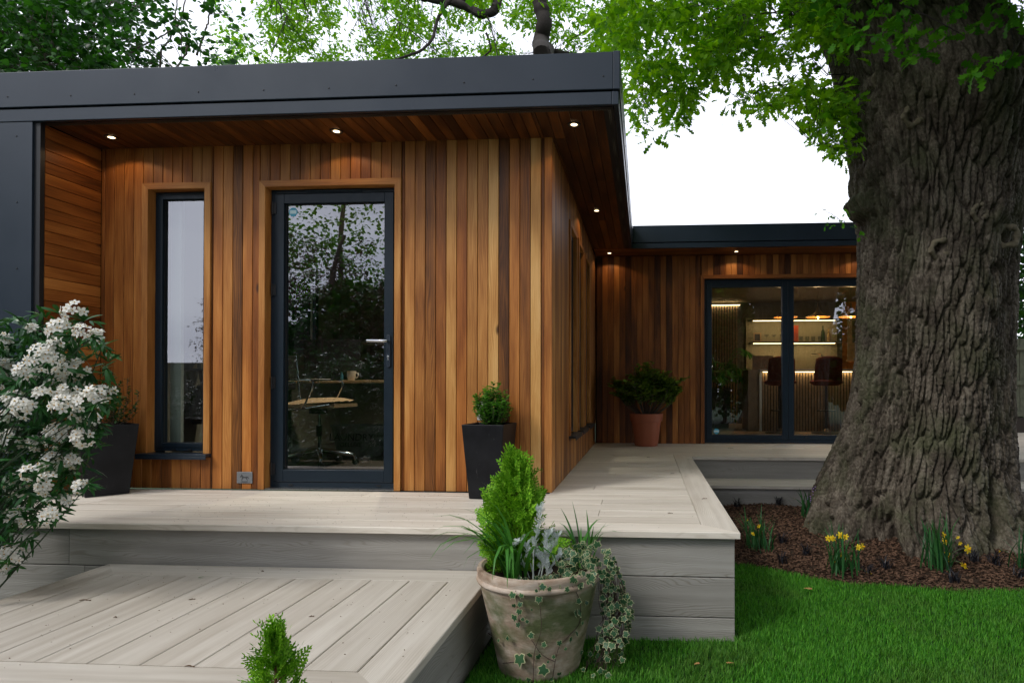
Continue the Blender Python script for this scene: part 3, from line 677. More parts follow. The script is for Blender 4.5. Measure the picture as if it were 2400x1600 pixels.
# ------------------------------------------------------------------ numeric noise
def _h(ix, iy, s=0):
    v = np.sin(ix * 127.1 + iy * 311.7 + s * 74.7) * 43758.5453; return v - np.floor(v)
def vnoise(x, y, s=0):
    ix, iy = np.floor(x), np.floor(y); fx, fy = x - ix, y - iy; fx = fx * fx * (3 - 2 * fx); fy = fy * fy * (3 - 2 * fy)
    a = _h(ix, iy, s) * (1 - fx) + _h(ix + 1, iy, s) * fx; b = _h(ix, iy + 1, s) * (1 - fx) + _h(ix + 1, iy + 1, s) * fx
    return a * (1 - fy) + b * fy
def fbm(x, y, o=4, s=0):
    r = 0; a = .5; t = 0
    for i in range(o): r = r + a * vnoise(x * 2 ** i, y * 2 ** i, s + i); t += a; a *= .5
    return r / t
def voro(x, y, s=0):
    ix = np.floor(x); f1 = np.full(x.shape, 9.); f2 = np.full(x.shape, 9.)
    for dx in (-1, 0, 1):
        cx = ix + dx; ys = y + 5.3 * _h(cx, cx * 0 + 3, s + 9); iy = np.floor(ys)
        for dy in (-1, 0, 1):
            cy = iy + dy; px, py = cx + .15 + .7 * _h(cx, cy, s), cy + .05 + .9 * _h(cx, cy, s + 5)
            d_ = np.sqrt((x - px) ** 2 + (ys - py) ** 2); n1 = d_ < f1
            f2 = np.where(n1, f1, np.minimum(f2, d_)); f1 = np.where(n1, d_, f1)
    return f1, f2
# ------------------------------------------------------------------ leaf templates (unit length along +Y)
def strip_leaf(ws, curl=.25, fold=.12):
    n = len(ws); v = []; f = []
    for i, w_ in enumerate(ws):
        t = i / (n - 1); z = -curl * t * t; v += [(-w_, t, z + fold * w_), (w_, t, z + fold * w_)]
    for i in range(n - 1): f.append((2 * i, 2 * i + 1, 2 * i + 3, 2 * i + 2))
    return np.array(v), f
OAK = strip_leaf([.02, .13, .05, .26, .09, .36, .14, .28, .06], .2)
OAKS = strip_leaf([.03, .16, .10, .30, .18, .08], .2)
ROUND = strip_leaf([.04, .30, .40, .36, .02], .2)
LANCE = strip_leaf([.03, .10, .15, .13, .02], .3, .3)
SMALL = strip_leaf([.05, .24, .26, .03], .2, .25)
def star(angs, k=.86):
    v = [(0, 0, .03)]; inn = []; o_ = []
    for a, r in angs: inn.append((r * k * math.sin(a), r * k * math.cos(a) + .02, -.02 * r)); o_.append((r * math.sin(a), r * math.cos(a), -.10 * r * r))
    v += inn + o_; n = len(angs); f = [(0, 1 + i, 1 + (i + 1) % n) for i in range(n)]; fm = [0] * n
    f += [(1 + i, 1 + n + i, 1 + n + (i + 1) % n, 1 + (i + 1) % n) for i in range(n)]; fm += [1] * n
    return np.array(v), f, fm
_h_ = [(0, 1.), (24, .60), (52, .84), (80, .52), (112, .66), (145, .46), (180, .18)]
IVY = star([(math.radians(a), r * .62) for a, r in _h_] + [(-math.radians(a), r * .62) for a, r in _h_[1:-1][::-1]])
def daisy(np_, w_, cup, cr, ch, rin=.08):
    v = []; f = []; fm = []
    for k in range(np_):
        a = 2 * PI * k / np_; b0 = len(v)
        for (r, s) in ((rin, .3), (.55, 1.), (.9, .7), (1.0, .1)):
            for sg in (-1, 1): v.append((r * math.cos(a) - sg * s * w_ * math.sin(a), r * math.sin(a) + sg * s * w_ * math.cos(a), cup * r * r + (.05 if r > .9 else 0)))
        for i in range(3): f.append((b0 + 2 * i, b0 + 2 * i + 2, b0 + 2 * i + 3, b0 + 2 * i + 1)); fm.append(0)
    b0 = len(v); m = 6
    for k in range(m): a = 2 * PI * k / m; v.append((cr * math.cos(a), cr * math.sin(a), 0.02))
    for k in range(m): a = 2 * PI * k / m; v.append((cr * 1.1 * math.cos(a), cr * 1.1 * math.sin(a), ch))
    for k in range(m): f.append((b0 + k, b0 + (k + 1) % m, b0 + m + (k + 1) % m, b0 + m + k)); fm.append(1)
    f.append(tuple(b0 + m + k for k in range(m))); fm.append(1)
    return np.array(v), f, fm
M_OAKL = leafmat('oak_leaf', (.045, .16, .006), (.16, .33, .014), .5, (1.8, 1.75, .35), .5, .3)
M_OAKN = leafmat('near_oak_leaf', (.035, .16, .008), (.10, .30, .018), .4, (1.6, 1.5, .5), .5, .3)
M_DARKL = leafmat('dark_tree_leaf', (.008, .035, .008), (.035, .12, .016), .3, (1.5, 1.8, .5), .35, .45)
M_BARK = plain('branch_bark', (.030, .025, .022), .85, 0, .2, 30, .4, .5)
M_TWIG = plain('twig_bark', (.10, .085, .065), .8, 0, .2)
M_GREENSTEM = plain('green_stem', (.06, .10, .03), .6)
# ------------------------------------------------------------------ the great oak
def oak_trunk():
    zz = [-.65, -.35, -.1, .15, .36, .66, 1.03, 1.67, 2.08, 2.6, 3.03, 3.65, 4.03, 5.0, 6.3]
    lx = [1.33, 1.42, 1.495, 1.60, 1.70, 1.775, 1.835, 1.85, 1.856, 1.80, 1.735, 1.63, 1.475, 1.15, .8]
    rx = [3.34, 3.12, 3.05, 3.03, 3.02, 3.02, 3.03, 3.07, 3.12, 3.22, 3.30, 3.16, 2.90, 2.5, 2.1]
    ry = [.98, .80, .70, .64, .60, .58, .56, .56, .57, .60, .62, .62, .60, .55, .45]
    nz_ = 760; z = np.concatenate([np.linspace(-.64, 4.15, nz_ - 40), np.linspace(4.2, 6.3, 40)])
    na = 520; fr_ = np.linspace(-.18, 1.18, 420) * PI; bk = np.linspace(1.18 * PI, 1.82 * PI, 102)[1:-1]; a = np.concatenate([fr_, bk]); na = len(a)
    A, Z = np.meshgrid(a, z)
    cl, cr_, rY = np.interp(Z, zz, lx), np.interp(Z, zz, rx), np.interp(Z, zz, ry)
    hw = (cr_ - cl) / 2; cx = (cr_ + cl) / 2
    ca, sa = np.cos(A), np.sin(A)
    X = cx + hw * ca; Y = 5.66 - rY * sa
    nx, ny = ca * rY, -sa * hw; nl = np.sqrt(nx * nx + ny * ny); nx /= nl; ny /= nl
    s = A * .66
    # buttress roots and hollows
    low = np.clip((.25 - Z) / .9, 0, 1) ** 1.6
    d_ = .10 * low * np.sin(A * 7 + 1.3 + .6 * Z) + .05 * low * np.sin(A * 13 + .5)
    d_ += .05 * (fbm(s * 1.3 + 3, Z * .9 + 2, 3, 3) - .5) + .035 * np.sin(A * 5 + Z * .5)
    def px(xp, yp): p = at(xp, yp, 5.08); return p.x, p.z
    front = sa > 0.05
    for xp, yp, r, amp, mode in ((2070, 185, .11, .06, 1), (2143, 268, .13, .07, 1), (2205, 575, .13, .075, 1), (2180, 655, .16, .055, 0), (2215, 612, .06, .04, 1), (2362, 552, .11, .09, 1), (2330, 480, .14, .05, 0),
                              (2205, 130, .34, .19, 0), (2290, 230, .30, .12, 0), (2330, 120, .25, .12, 0), (2150, 340, .16, -.03, 0), (2290, 330, .22, -.05, 0), (2240, 190, .12, .06, 1), (2300, 700, .14, .03, 0), (2120, 620, .12, .02, 0)):
        bx, bz = px(xp, yp); q = np.sqrt((X - bx) ** 2 + (Z - bz) ** 2) / r
        g_ = amp * np.exp(-q ** 2 * 1.3) * front
        if mode: g_ = g_ - amp * 1.1 * np.exp(-(q / .38) ** 2) * front
        d_ += g_
    for xp, yp, rx_, rz_, dep in ((2068, 1268, .055, .16, .24), (2335, 1240, .06, .30, .26), (2215, 1290, .05, .06, .05)):
        bx, bz = px(xp, yp); d_ -= dep * np.exp(-((X - bx) / rx_) ** 2 - ((Z - bz) / rz_) ** 2) * front
    for zb, r, amp in ((2.42, .15, .085), (2.235, .085, .115), (.95, .3, .01)):      # burls on the left profile
        d_ += amp * np.exp(-((Z - zb) / r) ** 4 - ((A - 3.0) / .34) ** 4)
    # bark plates
    wx = s + .11 * (fbm(s * 1.4, Z * .7, 2, 9) - .5) + .022 * (fbm(s * 8, Z * 2.6, 2, 19) - .5) + .012 * (fbm(s * 30, Z * 12, 2, 21) - .5); wz = Z + .05 * (fbm(s * 5, Z * 3, 3, 29) - .5)
    cal = 0
    for xp, yp, r in ((2070, 185, .13), (2143, 268, .14), (2205, 575, .15), (2180, 655, .17), (2362, 552, .12), (2205, 130, .3)):
        bx, bz = px(xp, yp); cal = np.maximum(cal, np.exp(-(((X - bx) ** 2 + (Z - bz) ** 2) / r ** 2) ** 2) * front)
    wx = wx + .018 * low * np.sin(Z * 7 + A * 3)
    f1, f2 = voro(wx / .050, wz / .34, 1); rd = np.clip((f2 - f1) / .30, 0, 1) ** .6
    g1, g2 = voro(wx / .042 + 7, wz / .060, 2); r2 = np.clip((g2 - g1) / .14, 0, 1)
    vf = np.abs(fbm(wx / .085, wz / .6, 2, 33) - .5) * 2; vf = np.clip(vf / .16, 0, 1)
    bark = .062 * rd * (.6 + .4 * vf) + .013 * r2 * rd + .012 * (fbm(s * 30, Z * 14, 2, 40) - .5) + .012 * (fbm(s * 80, Z * 60, 2, 50) - .5)
    d_ += bark * (1 - .72 * cal) + .012 * cal * np.abs(fbm(X * 14, Z * 14, 3, 60) - .5) * 3 - .062
    X = X + nx * d_; Y = Y + ny * d_
    V = np.stack([X, Y, Z], 2).reshape(-1, 3); c = np.array([2.4, 5.62, -.56])
    nzr = len(z); i = np.arange(nzr - 1)[:, None] * na; j = np.arange(na)[None, :]; j2 = (j + 1) % na
    F = np.stack([i + j, i + na + j, i + na + j2, i + j2], 2).reshape(-1)
    me = bpy.data.meshes.new('trunk'); me.vertices.add(len(V)); me.vertices.foreach_set('co', (V - c).astype(np.float32).ravel())
    nf = len(F) // 4; me.loops.add(len(F)); me.loops.foreach_set('vertex_index', F.astype(np.int32)); me.polygons.add(nf)
    me.polygons.foreach_set('loop_start', (np.arange(nf) * 4).astype(np.int32)); me.polygons.foreach_set('loop_total', np.full(nf, 4, np.int32))
    me.polygons.foreach_set('use_smooth', np.ones(nf, bool)); me.update(calc_edges=True)
    return me, c
oak = thing('oak_tree', (2.4, 5.62, -.56), 'massive old oak with deeply furrowed bark and burls rising from the mulch bed', 'tree')
m, n, b = newmat('oak_bark'); cc = coords(n, (1, 1, .35), rnd=False)
f = noise(n, cc, 9, 6, .65); gr = noise(n, coords(n, rnd=False), 2.2, 4, .6); fi = noise(n, coords(n, (1, 1, .6), rnd=False), 60, 4, .6)
col = ramp(n, math_(n, 'ADD', math_(n, 'MULTIPLY', f, .6), math_(n, 'MULTIPLY', fi, .4)), [(.38, (.032, .024, .017)), (.5, (.086, .069, .051)), (.62, (.195, .165, .128))])
mo = mixc(n, ramp(n, gr, [(.48, 0.0), (.68, .55)]), col, (.050, .066, .022))
n.links.new(mo, b.inputs['Base Color']); b.inputs['Roughness'].default_value = .8; b.inputs['Specular IOR Level'].default_value = .25
bump(n, b, math_(n, 'ADD', fi, f), .8, .012); M_OAKBARK = m
me, c = oak_trunk(); me.materials.append(M_OAKBARK); tr = bpy.data.objects.new('trunk', me); put(tr, c, oak)
KNOTS = ((2070, 185, .085), (2143, 268, .090), (2206, 582, .085), (2364, 552, .10), (2300, 495, .07))
def curve_pts(pts, n=8, jit=0):
    P = [Vector(p) for p in pts]; out_ = []
    for i in range(len(P) - 1):
        p0, p1, p2, p3 = P[max(i - 1, 0)], P[i], P[i + 1], P[min(i + 2, len(P) - 1)]
        for k in range(n):
            t = k / n; q = .5 * ((2 * p1) + (p2 - p0) * t + (2 * p0 - 5 * p1 + 4 * p2 - p3) * t * t + (3 * p1 - p0 - 3 * p2 + p3) * t ** 3)
            out_.append(q + Vector((random.gauss(0, jit), random.gauss(0, jit), random.gauss(0, jit))))
    out_.append(P[-1]); return out_
SK = {}
def limb(parent, pts, r0, r1, name='branch', mat=None, n=8, key=None, jit=.004, sides=9):
    q = curve_pts(pts, n, jit); k = len(q); rr = [(r0 + (r1 - r0) * (i / (k - 1)) ** .8) * (1 + random.uniform(-.08, .08)) for i in range(k)]
    o = MB().tube(q, rr, sides).build(name, mat or M_BARK, parent, smooth=True)
    if key is not None: SK.setdefault(key, []).extend(q)
    return o
A_ = lambda pts: [at(*p) for p in pts]
limb(oak, [(2.75, 5.7, 2.7), (3.35, 5.75, 3.25), (4.3, 6.0, 4.1), (5.8, 6.4, 4.9)], .30, .14, mat=M_OAKBARK, key='oak', sides=14)
limb(oak, [(1.5, 5.7, 4.8), (.2, 6.4, 5.9), (-1.8, 7.2, 6.6)], .28, .1, mat=M_OAKBARK, key='oak', sides=14)
limb(oak, [(1.7, 5.6, 5.2), (2.2, 4.4, 5.9), (2.4, 2.5, 6.3)], .24, .08, mat=M_OAKBARK, key='oak', sides=12)
limb(oak, A_([(1960, 25, 5.5), (1925, 41, 5.4), (1896, 48, 5.4), (1800, 85, 5.5), (1719, 116, 5.6), (1678, 153, 5.7), (1600, 197, 5.8), (1540, 230, 5.9)]), .016, .004, key='oak')
limb(oak, A_([(1896, 48, 5.4), (1830, 30, 5.3), (1750, 35, 5.2), (1700, 10, 5.2)]), .009, .003, key='oak')
limb(oak, A_([(1995, 173, 5.5), (1950, 175, 5.4), (1935, 178, 5.4)]), .006, .003, key='oak')
limb(oak, A_([(1982, 180, 5.5), (1957, 228, 5.3), (1950, 265, 5.2), (1935, 300, 5.2)]), .009, .003, key='oak')
limb(oak, A_([(2010, 325, 5.5), (1960, 330, 5.2), (1925, 340, 5.1), (1900, 330, 5.1)]), .005, .002, key='oak')
limb(oak, A_([(1860, 195, 5.5), (1790, 208, 5.6), (1752, 235, 5.6), (1735, 262, 5.7)]), .006, .002, key='oak')
limb(oak, A_([(1760, 60, 5.8), (1700, 120, 6.0), (1640, 160, 6.2), (1590, 215, 6.3)]), .007, .003, key='oak')
limb(oak, A_([(2010, 520, 5.3), (1985, 523, 5.1), (1962, 510, 5.05), (1925, 488, 5.0)]), .004, .002, key='oakspray')
limb(oak, A_([(1500, -40, 6.4), (1530, 30, 6.5), (1480, 120, 6.6), (1500, 200, 6.7), (1520, 290, 6.8)]), .02, .004, key='oak')
limb(oak, A_([(2060, -60, 4.4), (2120, 10, 4.35), (2200, 50, 4.3), (2260, 85, 4.3)]), .007, .003, key='oak')
limb(oak, A_([(2360, -40, 4.6), (2370, 60, 4.5), (2378, 110, 4.5), (2365, 140, 4.45), (2340, 160, 4.4)]), .006, .003, M_TWIG and 'branch', key='oak')
# healed branch scars: a smooth callus ring round a dark hollow
m, n, b = newmat('callus_bark'); f = noise(n, coords(n), 16, 5, .6); n.links.new(ramp(n, f, [(.3, (.07, .058, .038)), (.7, (.21, .18, .125))]), b.inputs['Base Color']); b.inputs['Roughness'].default_value = .8; b.inputs['Specular IOR Level'].default_value = .15; bump(n, b, f, .6, .01); M_CAL = m
tv_ = np.empty(len(me.vertices) * 3, np.float32); me.vertices.foreach_get('co', tv_); tv_ = tv_.reshape(-1, 3) + c
for kx, ky, kr in KNOTS:
    p = at(kx, ky, 5.1); q_ = tv_[(np.abs(tv_[:, 0] - p.x) < kr) & (np.abs(tv_[:, 2] - p.z) < kr) & (tv_[:, 1] < 5.66)]; ys_ = np.percentile(q_[:, 1], 20)
    p = at(kx, ky, ys_); rr_ = [kr * (.62 + .12 * math.sin(k_ * 2.3 + kx)) for k_ in range(22)]; ring_ = []
    for k_ in range(23): g_ = 2 * PI * (k_ % 22) / 22; r_ = kr * (.74 + .08 * math.sin(g_ * 2 + kx) + .05 * math.sin(g_ * 5 + ky)); ring_.append((p.x + r_ * math.cos(g_), ys_ + .022 + .012 * math.sin(g_ * 3 + kx), p.z + r_ * 1.12 * math.sin(g_)))
    MB().tube(ring_, [kr * (.24 + .07 * math.sin(k_ * 1.7 + kx)) for k_ in range(22)] + [kr * (.24 + .07 * math.sin(kx))], 14, cap=False).build('knot', M_CAL, oak, smooth=True)
# leaf clusters
def clusters(cen, per, size, spread, rs):
    """leaf positions and frames round cluster centres"""
    C_ = np.repeat(np.array(cen), per, 0); Nn = len(C_)
    dr = rs.normal(size=(Nn, 3)); dr[:, 2] = dr[:, 2] * .55 - .18; dr /= np.linalg.norm(dr, axis=1)[:, None]
    T = C_ + dr * (spread * (.15 + .85 * rs.rand(Nn)))[:, None]
    R = frame_to(dr + rs.normal(size=(Nn, 3)) * .25, rs.normal(size=Nn) * .7)
    sz = size * (.65 + .6 * rs.rand(Nn)); return R * sz[:, None, None], T
def sample_px(n_, x0, x1, y0, y1, ok, d0, d1, rs):
    out_ = []
    while len(out_) < n_:
        x, y = rs.uniform(x0, x1), rs.uniform(y0, y1)
        if rs.rand() < ok(x, y): out_.append(tuple(at(x, y, rs.uniform(d0, d1))))
    return out_
def twigs(parent, cen, key, r=.0022, prob=.5, maxd=1.2, mat=M_BARK):
    P = np.array([tuple(p) for p in SK[key]]); b_ = MB()
    for c_ in cen:
        if random.random() > prob: continue
        c_ = np.array(c_); k = np.argmin(((P - c_) ** 2).sum(1)); q = P[k]; L_ = np.linalg.norm(q - c_)
        if L_ > maxd or L_ < .03: continue
        mid = (q + c_) / 2 + np.random.normal(size=3) * L_ * .10; b_.tube([q, mid, c_], [r * 1.6, r * 1.2, r * .7], 4, cap=False)
    o = b_.build('twigs', mat, parent); o['kind'] = 'stuff'
oy = [(1380, 118), (1458, 120), (1470, 250), (1500, 300), (1520, 345), (1560, 335), (1600, 262), (1640, 240), (1690, 300), (1740, 318), (1780, 275), (1830, 255), (1862, 215), (1895, 300), (1935, 345), (2000, 375)]
def ok_oak(x, y):
    lim = np.interp(x, [p[0] for p in oy], [p[1] for p in oy]) + 25 * (float(fbm(np.array(x / 40.), np.array(y / 40.), 2, 4)) - .5)
    if y > lim: return 0
    g_ = float(fbm(np.array(x / 55.), np.array(y / 55.), 3, 7)); dn = 1 if y < 150 else .75
    if y > lim - 70: dn = .42
    return dn * (1 if g_ > .505 else .05)
rs = np.random.RandomState(5)
cen = sample_px(900, 1400, 2010, -30, 380, ok_oak, 5.0, 8.2, rs) + sample_px(240, 1470, 2000, -30, 370, ok_oak, 4.7, 5.5, rs)
twigs(oak, cen, 'oak', maxd=.6)
M1, T1 = clusters(cen, 8, .080, .11, rs)
# sprigs hanging before the trunk
spr = []
for x, y, r in ((1965, 20, 30), (2000, 60, 35), (2045, 70, 30), (1990, 95, 25), (2080, 25, 35), (2120, 40, 30), (2060, 100, 22), (2100, 90, 30), (2150, 75, 30), (2195, 90, 26), (2165, 120, 25), (2215, 60, 18), (2290, 60, 22), (2240, 20, 16), (2300, 140, 26), (2325, 150, 18), (2285, 165, 16), (2398, 130, 18), (2355, 15, 40), (2385, 40, 30), (2150, 135, 18)):
    for k in range(max(2, r // 9)): spr.append(tuple(at(x + rs.uniform(-r, r), y + rs.uniform(-r, r) * .5, rs.uniform(4.3, 4.6))))
M2, T2 = clusters(spr, 5, .088, .05, rs)
for x, y in ((1990, 500), (1975, 515), (1950, 528), (1925, 497), (1940, 510), (2020, 552), (1935, 522), (2010, 540)):
    q = [tuple(at(x, y, 5.0))]; m_, t_ = clusters(q, 4, .04, .03, rs); M2 = np.concatenate([M2, m_]); T2 = np.concatenate([T2, t_])
scatter(OAK[0], OAK[1], M2, T2, 'leaf', M_OAKN, oak, limit=300, rest='crown')
scatter(OAK[0], OAK[1], M1, T1, 'leaf', M_OAKL, oak, limit=0, rest='crown')
# crown above the picture, which shades the garden
top = []
while len(top) < 8200:
    p = np.array([rs.uniform(-3.5, 7.5), rs.uniform(-1.5, 11), rs.uniform(3.6, 8.5)]); v = Vector(p) - EYE; u_ = v.dot(fw)
    if u_ > 0 and CY - FPX * v.dot(up) / u_ > -60 and CX + FPX * v.dot(rt) / u_ < 2500: continue
    if p[0] < .8 and rs.rand() < .75 or p[0] < 1.5 and p[1] < 3 and rs.rand() < .8: continue
    top.append(p)
for _ in range(3800):  # extra unseen clusters added to darken the upper trunk
    p = np.array([rs.uniform(1.2, 6.5), rs.uniform(.8, 5.2), rs.uniform(4.2, 6.2)]); v = Vector(p) - EYE; u_ = v.dot(fw)
    if u_ > 0 and CY - FPX * v.dot(up) / u_ > -60 and CX + FPX * v.dot(rt) / u_ < 2500: continue
    top.append(p)
M3, T3 = clusters(top, 6, .15, .32, rs); merged(np.array(OAKS[0]), OAKS[1], M3, T3, 'crown', M_OAKN, oak)

# ------------------------------------------------------------------ oak behind the building and the dark tree at the left
oak2 = thing('oak_tree', (-2.0, 13.0, -.56), 'bright green oak with crooked dark limbs standing behind the flat roof', 'tree')
limb(oak2, [(-1.5, 12.9, -.56), (-1.45, 12.9, 2.0)] + A_([(1290, 170, 14.5), (1272, 132, 11.7), (1268, 100, 13.0), (1275, 50, 12.9), (1262, 0, 12.9), (1240, -60, 12.9)]), .19, .14, 'trunk', M_BARK, key='o2', jit=.008, sides=14)
limb(oak2, A_([(1272, 118, 13.7), (1300, 124, 13.6), (1350, 132, 13.5), (1420, 150, 13.2)]), .10, .04, key='o2', jit=.006)
limb(oak2, A_([(1262, -60, 13.7), (1120, -30, 13.3), (1080, 0, 13.1), (1055, 3, 13.0), (1015, 0, 12.9), (960, -12, 12.7)]), .1, .07, key='o2')
limb(oak2, A_([(1170, -30, 13.2), (1164, 10, 13.1), (1155, 28, 13.1), (1128, 33, 13.1), (1098, 20, 13.1), (1060, 5, 13.0)]), .10, .08, key='o2', jit=.006)
limb(oak2, A_([(1070, -20, 12.7), (1048, 8, 12.7), (1024, 50, 12.7), (1014, 90, 12.6), (990, 116, 12.5), (960, 129, 12.4), (922, 143, 12.3)]), .042, .022, key='o2', jit=.006)
limb(oak2, A_([(1140, 32, 13.1), (1152, 70, 12.9), (1162, 110, 12.7), (1166, 140, 12.7)]), .018, .008, key='o2', jit=.006)
limb(oak2, A_([(1140, 78, 12.7), (1147, 100, 12.7), (1150, 118, 12.7), (1130, 135, 12.7)]), .025, .018, key='o2', jit=.006)
limb(oak2, A_([(1010, 110, 12.6), (960, 70, 12.5), (920, 40, 12.4), (890, 12, 12.3), (860, -10, 12.3)]), .010, .006, key='o2')
limb(oak2, A_([(640, -20, 12.2), (655, 12, 12.2), (672, 41, 12.2), (655, 80, 12.1), (630, 150, 12.0)]), .014, .006, key='o2')
limb(oak2, A_([(860, -10, 12.3), (840, 40, 12.2), (845, 80, 12.1), (850, 140, 12.1)]), .008, .004, key='o2')
limb(oak2, A_([(640, -20, 12.2), (760, -30, 12.7), (900, -40, 12.9), (1100, -40, 13.2)]), .03, .07, key='o2')
limb(oak2, A_([(1500, -40, 12.7), (1450, 20, 12.7), (1400, 60, 12.7), (1340, 90, 12.7)]), .02, .01, key='o2')
def ok_o2(x, y):
    cov = np.interp(x, [500, 530, 600, 640, 780, 800, 850, 880, 1460], [.0, .45, .35, .85, .85, .22, .25, .9, .95])
    g_ = float(fbm(np.array(x / 38.), np.array(y / 38.), 3, 17)); return cov * (1 if g_ > .47 else .06)
cen = sample_px(1900, 505, 1475, -40, 175, ok_o2, 12.7, 15.8, rs); twigs(oak2, cen, 'o2', .004, .35, 1.8)
M4, T4 = clusters(cen, 8, .105, .19, rs); scatter(OAKS[0], OAKS[1], M4, T4, 'leaf', M_OAKL, oak2, limit=0, rest='crown')
dt = thing('broadleaf_tree', (-8.0, 9.6, -.56), 'dark green round leaved tree behind the left end of the roof', 'tree')
limb(dt, [(-10.6, 10.6, -.56), (-10.4, 10.4, 2.5), (-10.2, 10.2, 5), (-10.0, 10, 7)], .16, .06, 'trunk', M_TWIG, key='dt')
for q in ([(0, 105, 9.2), (40, 75, 9.3), (75, 40, 9.4), (108, 0, 9.4)], [(0, 161, 9), (40, 156, 9), (90, 158, 9), (130, 150, 9)], [(200, 120, 9.5), (225, 50, 9.5), (260, 10, 9.5), (280, -30, 9.5)],
          [(270, 165, 9.6), (320, 115, 9.6), (370, 90, 9.6), (420, 60, 9.6)], [(375, 165, 9.6), (378, 120, 9.6), (400, 90, 9.6), (425, 40, 9.6), (436, -10, 9.6)], [(340, 20, 9.5), (300, 8, 9.5), (380, 2, 9.5)],
          [(460, 130, 9.8), (480, 80, 9.8), (490, 40, 9.8), (500, -10, 9.8)], [(410, 165, 9.6), (440, 110, 9.7), (412, 60, 9.7), (415, 0, 9.7)]):
    limb(dt, A_(q), .018, .009, mat=M_TWIG, key='dt', jit=.006)
def ok_dt(x, y):
    cov = np.interp(x, [-60, 240, 300, 420, 570], [1, 1, .55, .35, .12]); g_ = float(fbm(np.array(x / 45.), np.array(y / 45.), 3, 27)); return cov * (1 if g_ > np.interp(x, [0, 250, 400], [.30, .42, .5]) else .1)
cen = sample_px(1150, -60, 570, -40, 185, ok_dt, 8.4, 10.6, rs); twigs(dt, cen, 'dt', .004, .3, 1.5, M_TWIG)
M5, T5 = clusters(cen, 7, .085, .17, rs); scatter(ROUND[0], ROUND[1], M5, T5, 'leaf', M_DARKL, dt, limit=0, rest='crown')
# hedge beyond the fence at the right
hg = thing('evergreen_hedge', (6.9, 12.4, -.56), 'dark green foliage rising behind the fence at the far right', 'hedge')
cen = np.stack([rs.uniform(5.2, 8.6, 2600), rs.uniform(11.3, 13.5, 2600), rs.uniform(-.4, 5.0, 2600)], 1); M_, T_ = clusters(cen, 6, .1, .2, rs)
merged(np.array(ROUND[0]), ROUND[1], M_, T_, 'foliage', M_DARKL, hg); limb(hg, [(6.9, 12.4, -.56), (6.95, 12.4, 1.6)], .06, .03, 'stem', M_TWIG)
# garden behind the camera, seen only in the glass
def backtree(name, x, y, z0, h, r, n_, mat, size, label, cat, tpl=ROUND, seed=1):
    rs_ = np.random.RandomState(seed); t = thing(name, (x, y, -.56), label, cat)
    limb(t, [(x, y, -.56), (x + .1, y, z0 + .3), (x, y + .1, h * .7), (x + .2, y, h)], .10, .03, 'trunk', M_TWIG)
    for k in range(5):
        a = k * 1.3; limb(t, [(x, y, z0 + .2 + k * .3), (x + r * .5 * math.cos(a), y + r * .4 * math.sin(a), z0 + .9 + k * .4), (x + r * .9 * math.cos(a), y + r * .7 * math.sin(a), z0 + 1.4 + k * .5)], .05, .015, mat=M_TWIG)
    c_ = []
    while len(c_) < n_:
        p = rs_.uniform(-1, 1, 3)
        if (p ** 2).sum() > 1 or fbm(np.array(p[0] * 3 + 9), np.array(p[2] * 3 + p[1]), 3, seed) < .44: continue
        c_.append((x + p[0] * r, y + p[1] * r * .8, z0 + (p[2] + 1) / 2 * (h - z0)))
    M_, T_ = clusters(c_, 7, size, size * 2.2, rs_); merged(np.array(tpl[0]), tpl[1], M_, T_, 'crown', mat, t)
M_COP = leafmat('copper_leaf', (.018, .008, .008), (.07, .025, .02), .2, (1.5, .7, .5), .3, .5)
backtree('copper_shrub', -5.7, -2.4, -.4, 3.5, 2.3, 3600, M_COP, .055, 'dark copper leaved shrub behind the photographer', 'shrub', LANCE, 3)
backtree('garden_tree', -6.8, -5.0, .2, 5.6, 2.2, 900, M_OAKN, .08, 'green tree at the back of the garden behind the photographer', 'tree', ROUND, 4)
backtree('garden_tree', 2.6, -5.5, -.2, 7.5, 3.2, 5500, M_DARKL, .17, 'tall dense tree behind the photographer facing the bar doors', 'tree', ROUND, 5)
backtree('garden_tree', 7.5, -4.5, -.2, 7.0, 3.6, 6000, M_DARKL, .19, 'broad dark tree in the far corner behind the photographer', 'tree', ROUND, 6)
backtree('garden_shrub', -5.3, -3.2, -.5, 2.75, 2.3, 3200, M_DARKL, .10, 'low dense dark shrub behind the photographer facing the glazed door', 'shrub', ROUND, 8)
backtree('garden_tree', -12.5, -1.5, -.4, 5.5, 3.0, 2600, M_DARKL, .16, 'unseen dark tree added far to the left of the photographer to block light', 'tree', ROUND, 9)  # added so the metal panel mirrors dark foliage instead of sky
backtree('garden_tree', -14.5, 4.5, -.4, 6.5, 3.0, 2200, M_DARKL, .16, 'unseen dark tree added beyond the left end of the building to block light', 'tree', ROUND, 10)  # added to cut low light from the left on panel and recess
fb = thing('garden_fence', (-6, -7.5, -.56), 'plain timber fence closing the garden behind the photographer', 'fence')
FW = plain('weathered_timber', (.10, .095, .075), .8, 0, .2, 12, .3)
for i in range(80): board(fb, 'fence_board', (-14 + i * .2, -7.5, .42), .19, 1.9, .02, Yp, Zp, FW)
fr_ = thing('garden_fence', (7, 10.5, -.56), 'green grey timber fence at the right edge beyond the deck', 'fence')
FG = plain('green_grey_timber', (.13, .14, .10), .8, 0, .2, 14, .3)
for i in range(34): board(fr_, 'fence_board', (5.1 + i * .105, 10.5, .87), .10, 1.22, .018, Yn, Zp, FG, ch=.004)
for z in (.29, .78, 1.33): board(fr_, 'fence_rail', (6.9, 10.46, z), .07, 3.7, .04, Yn, Xp, FG)
board(fr_, 'gravel_board', (6.9, 10.48, .10), .27, 3.7, .03, Yn, Xp, plain('dark_board', (.03, .022, .016), .8))
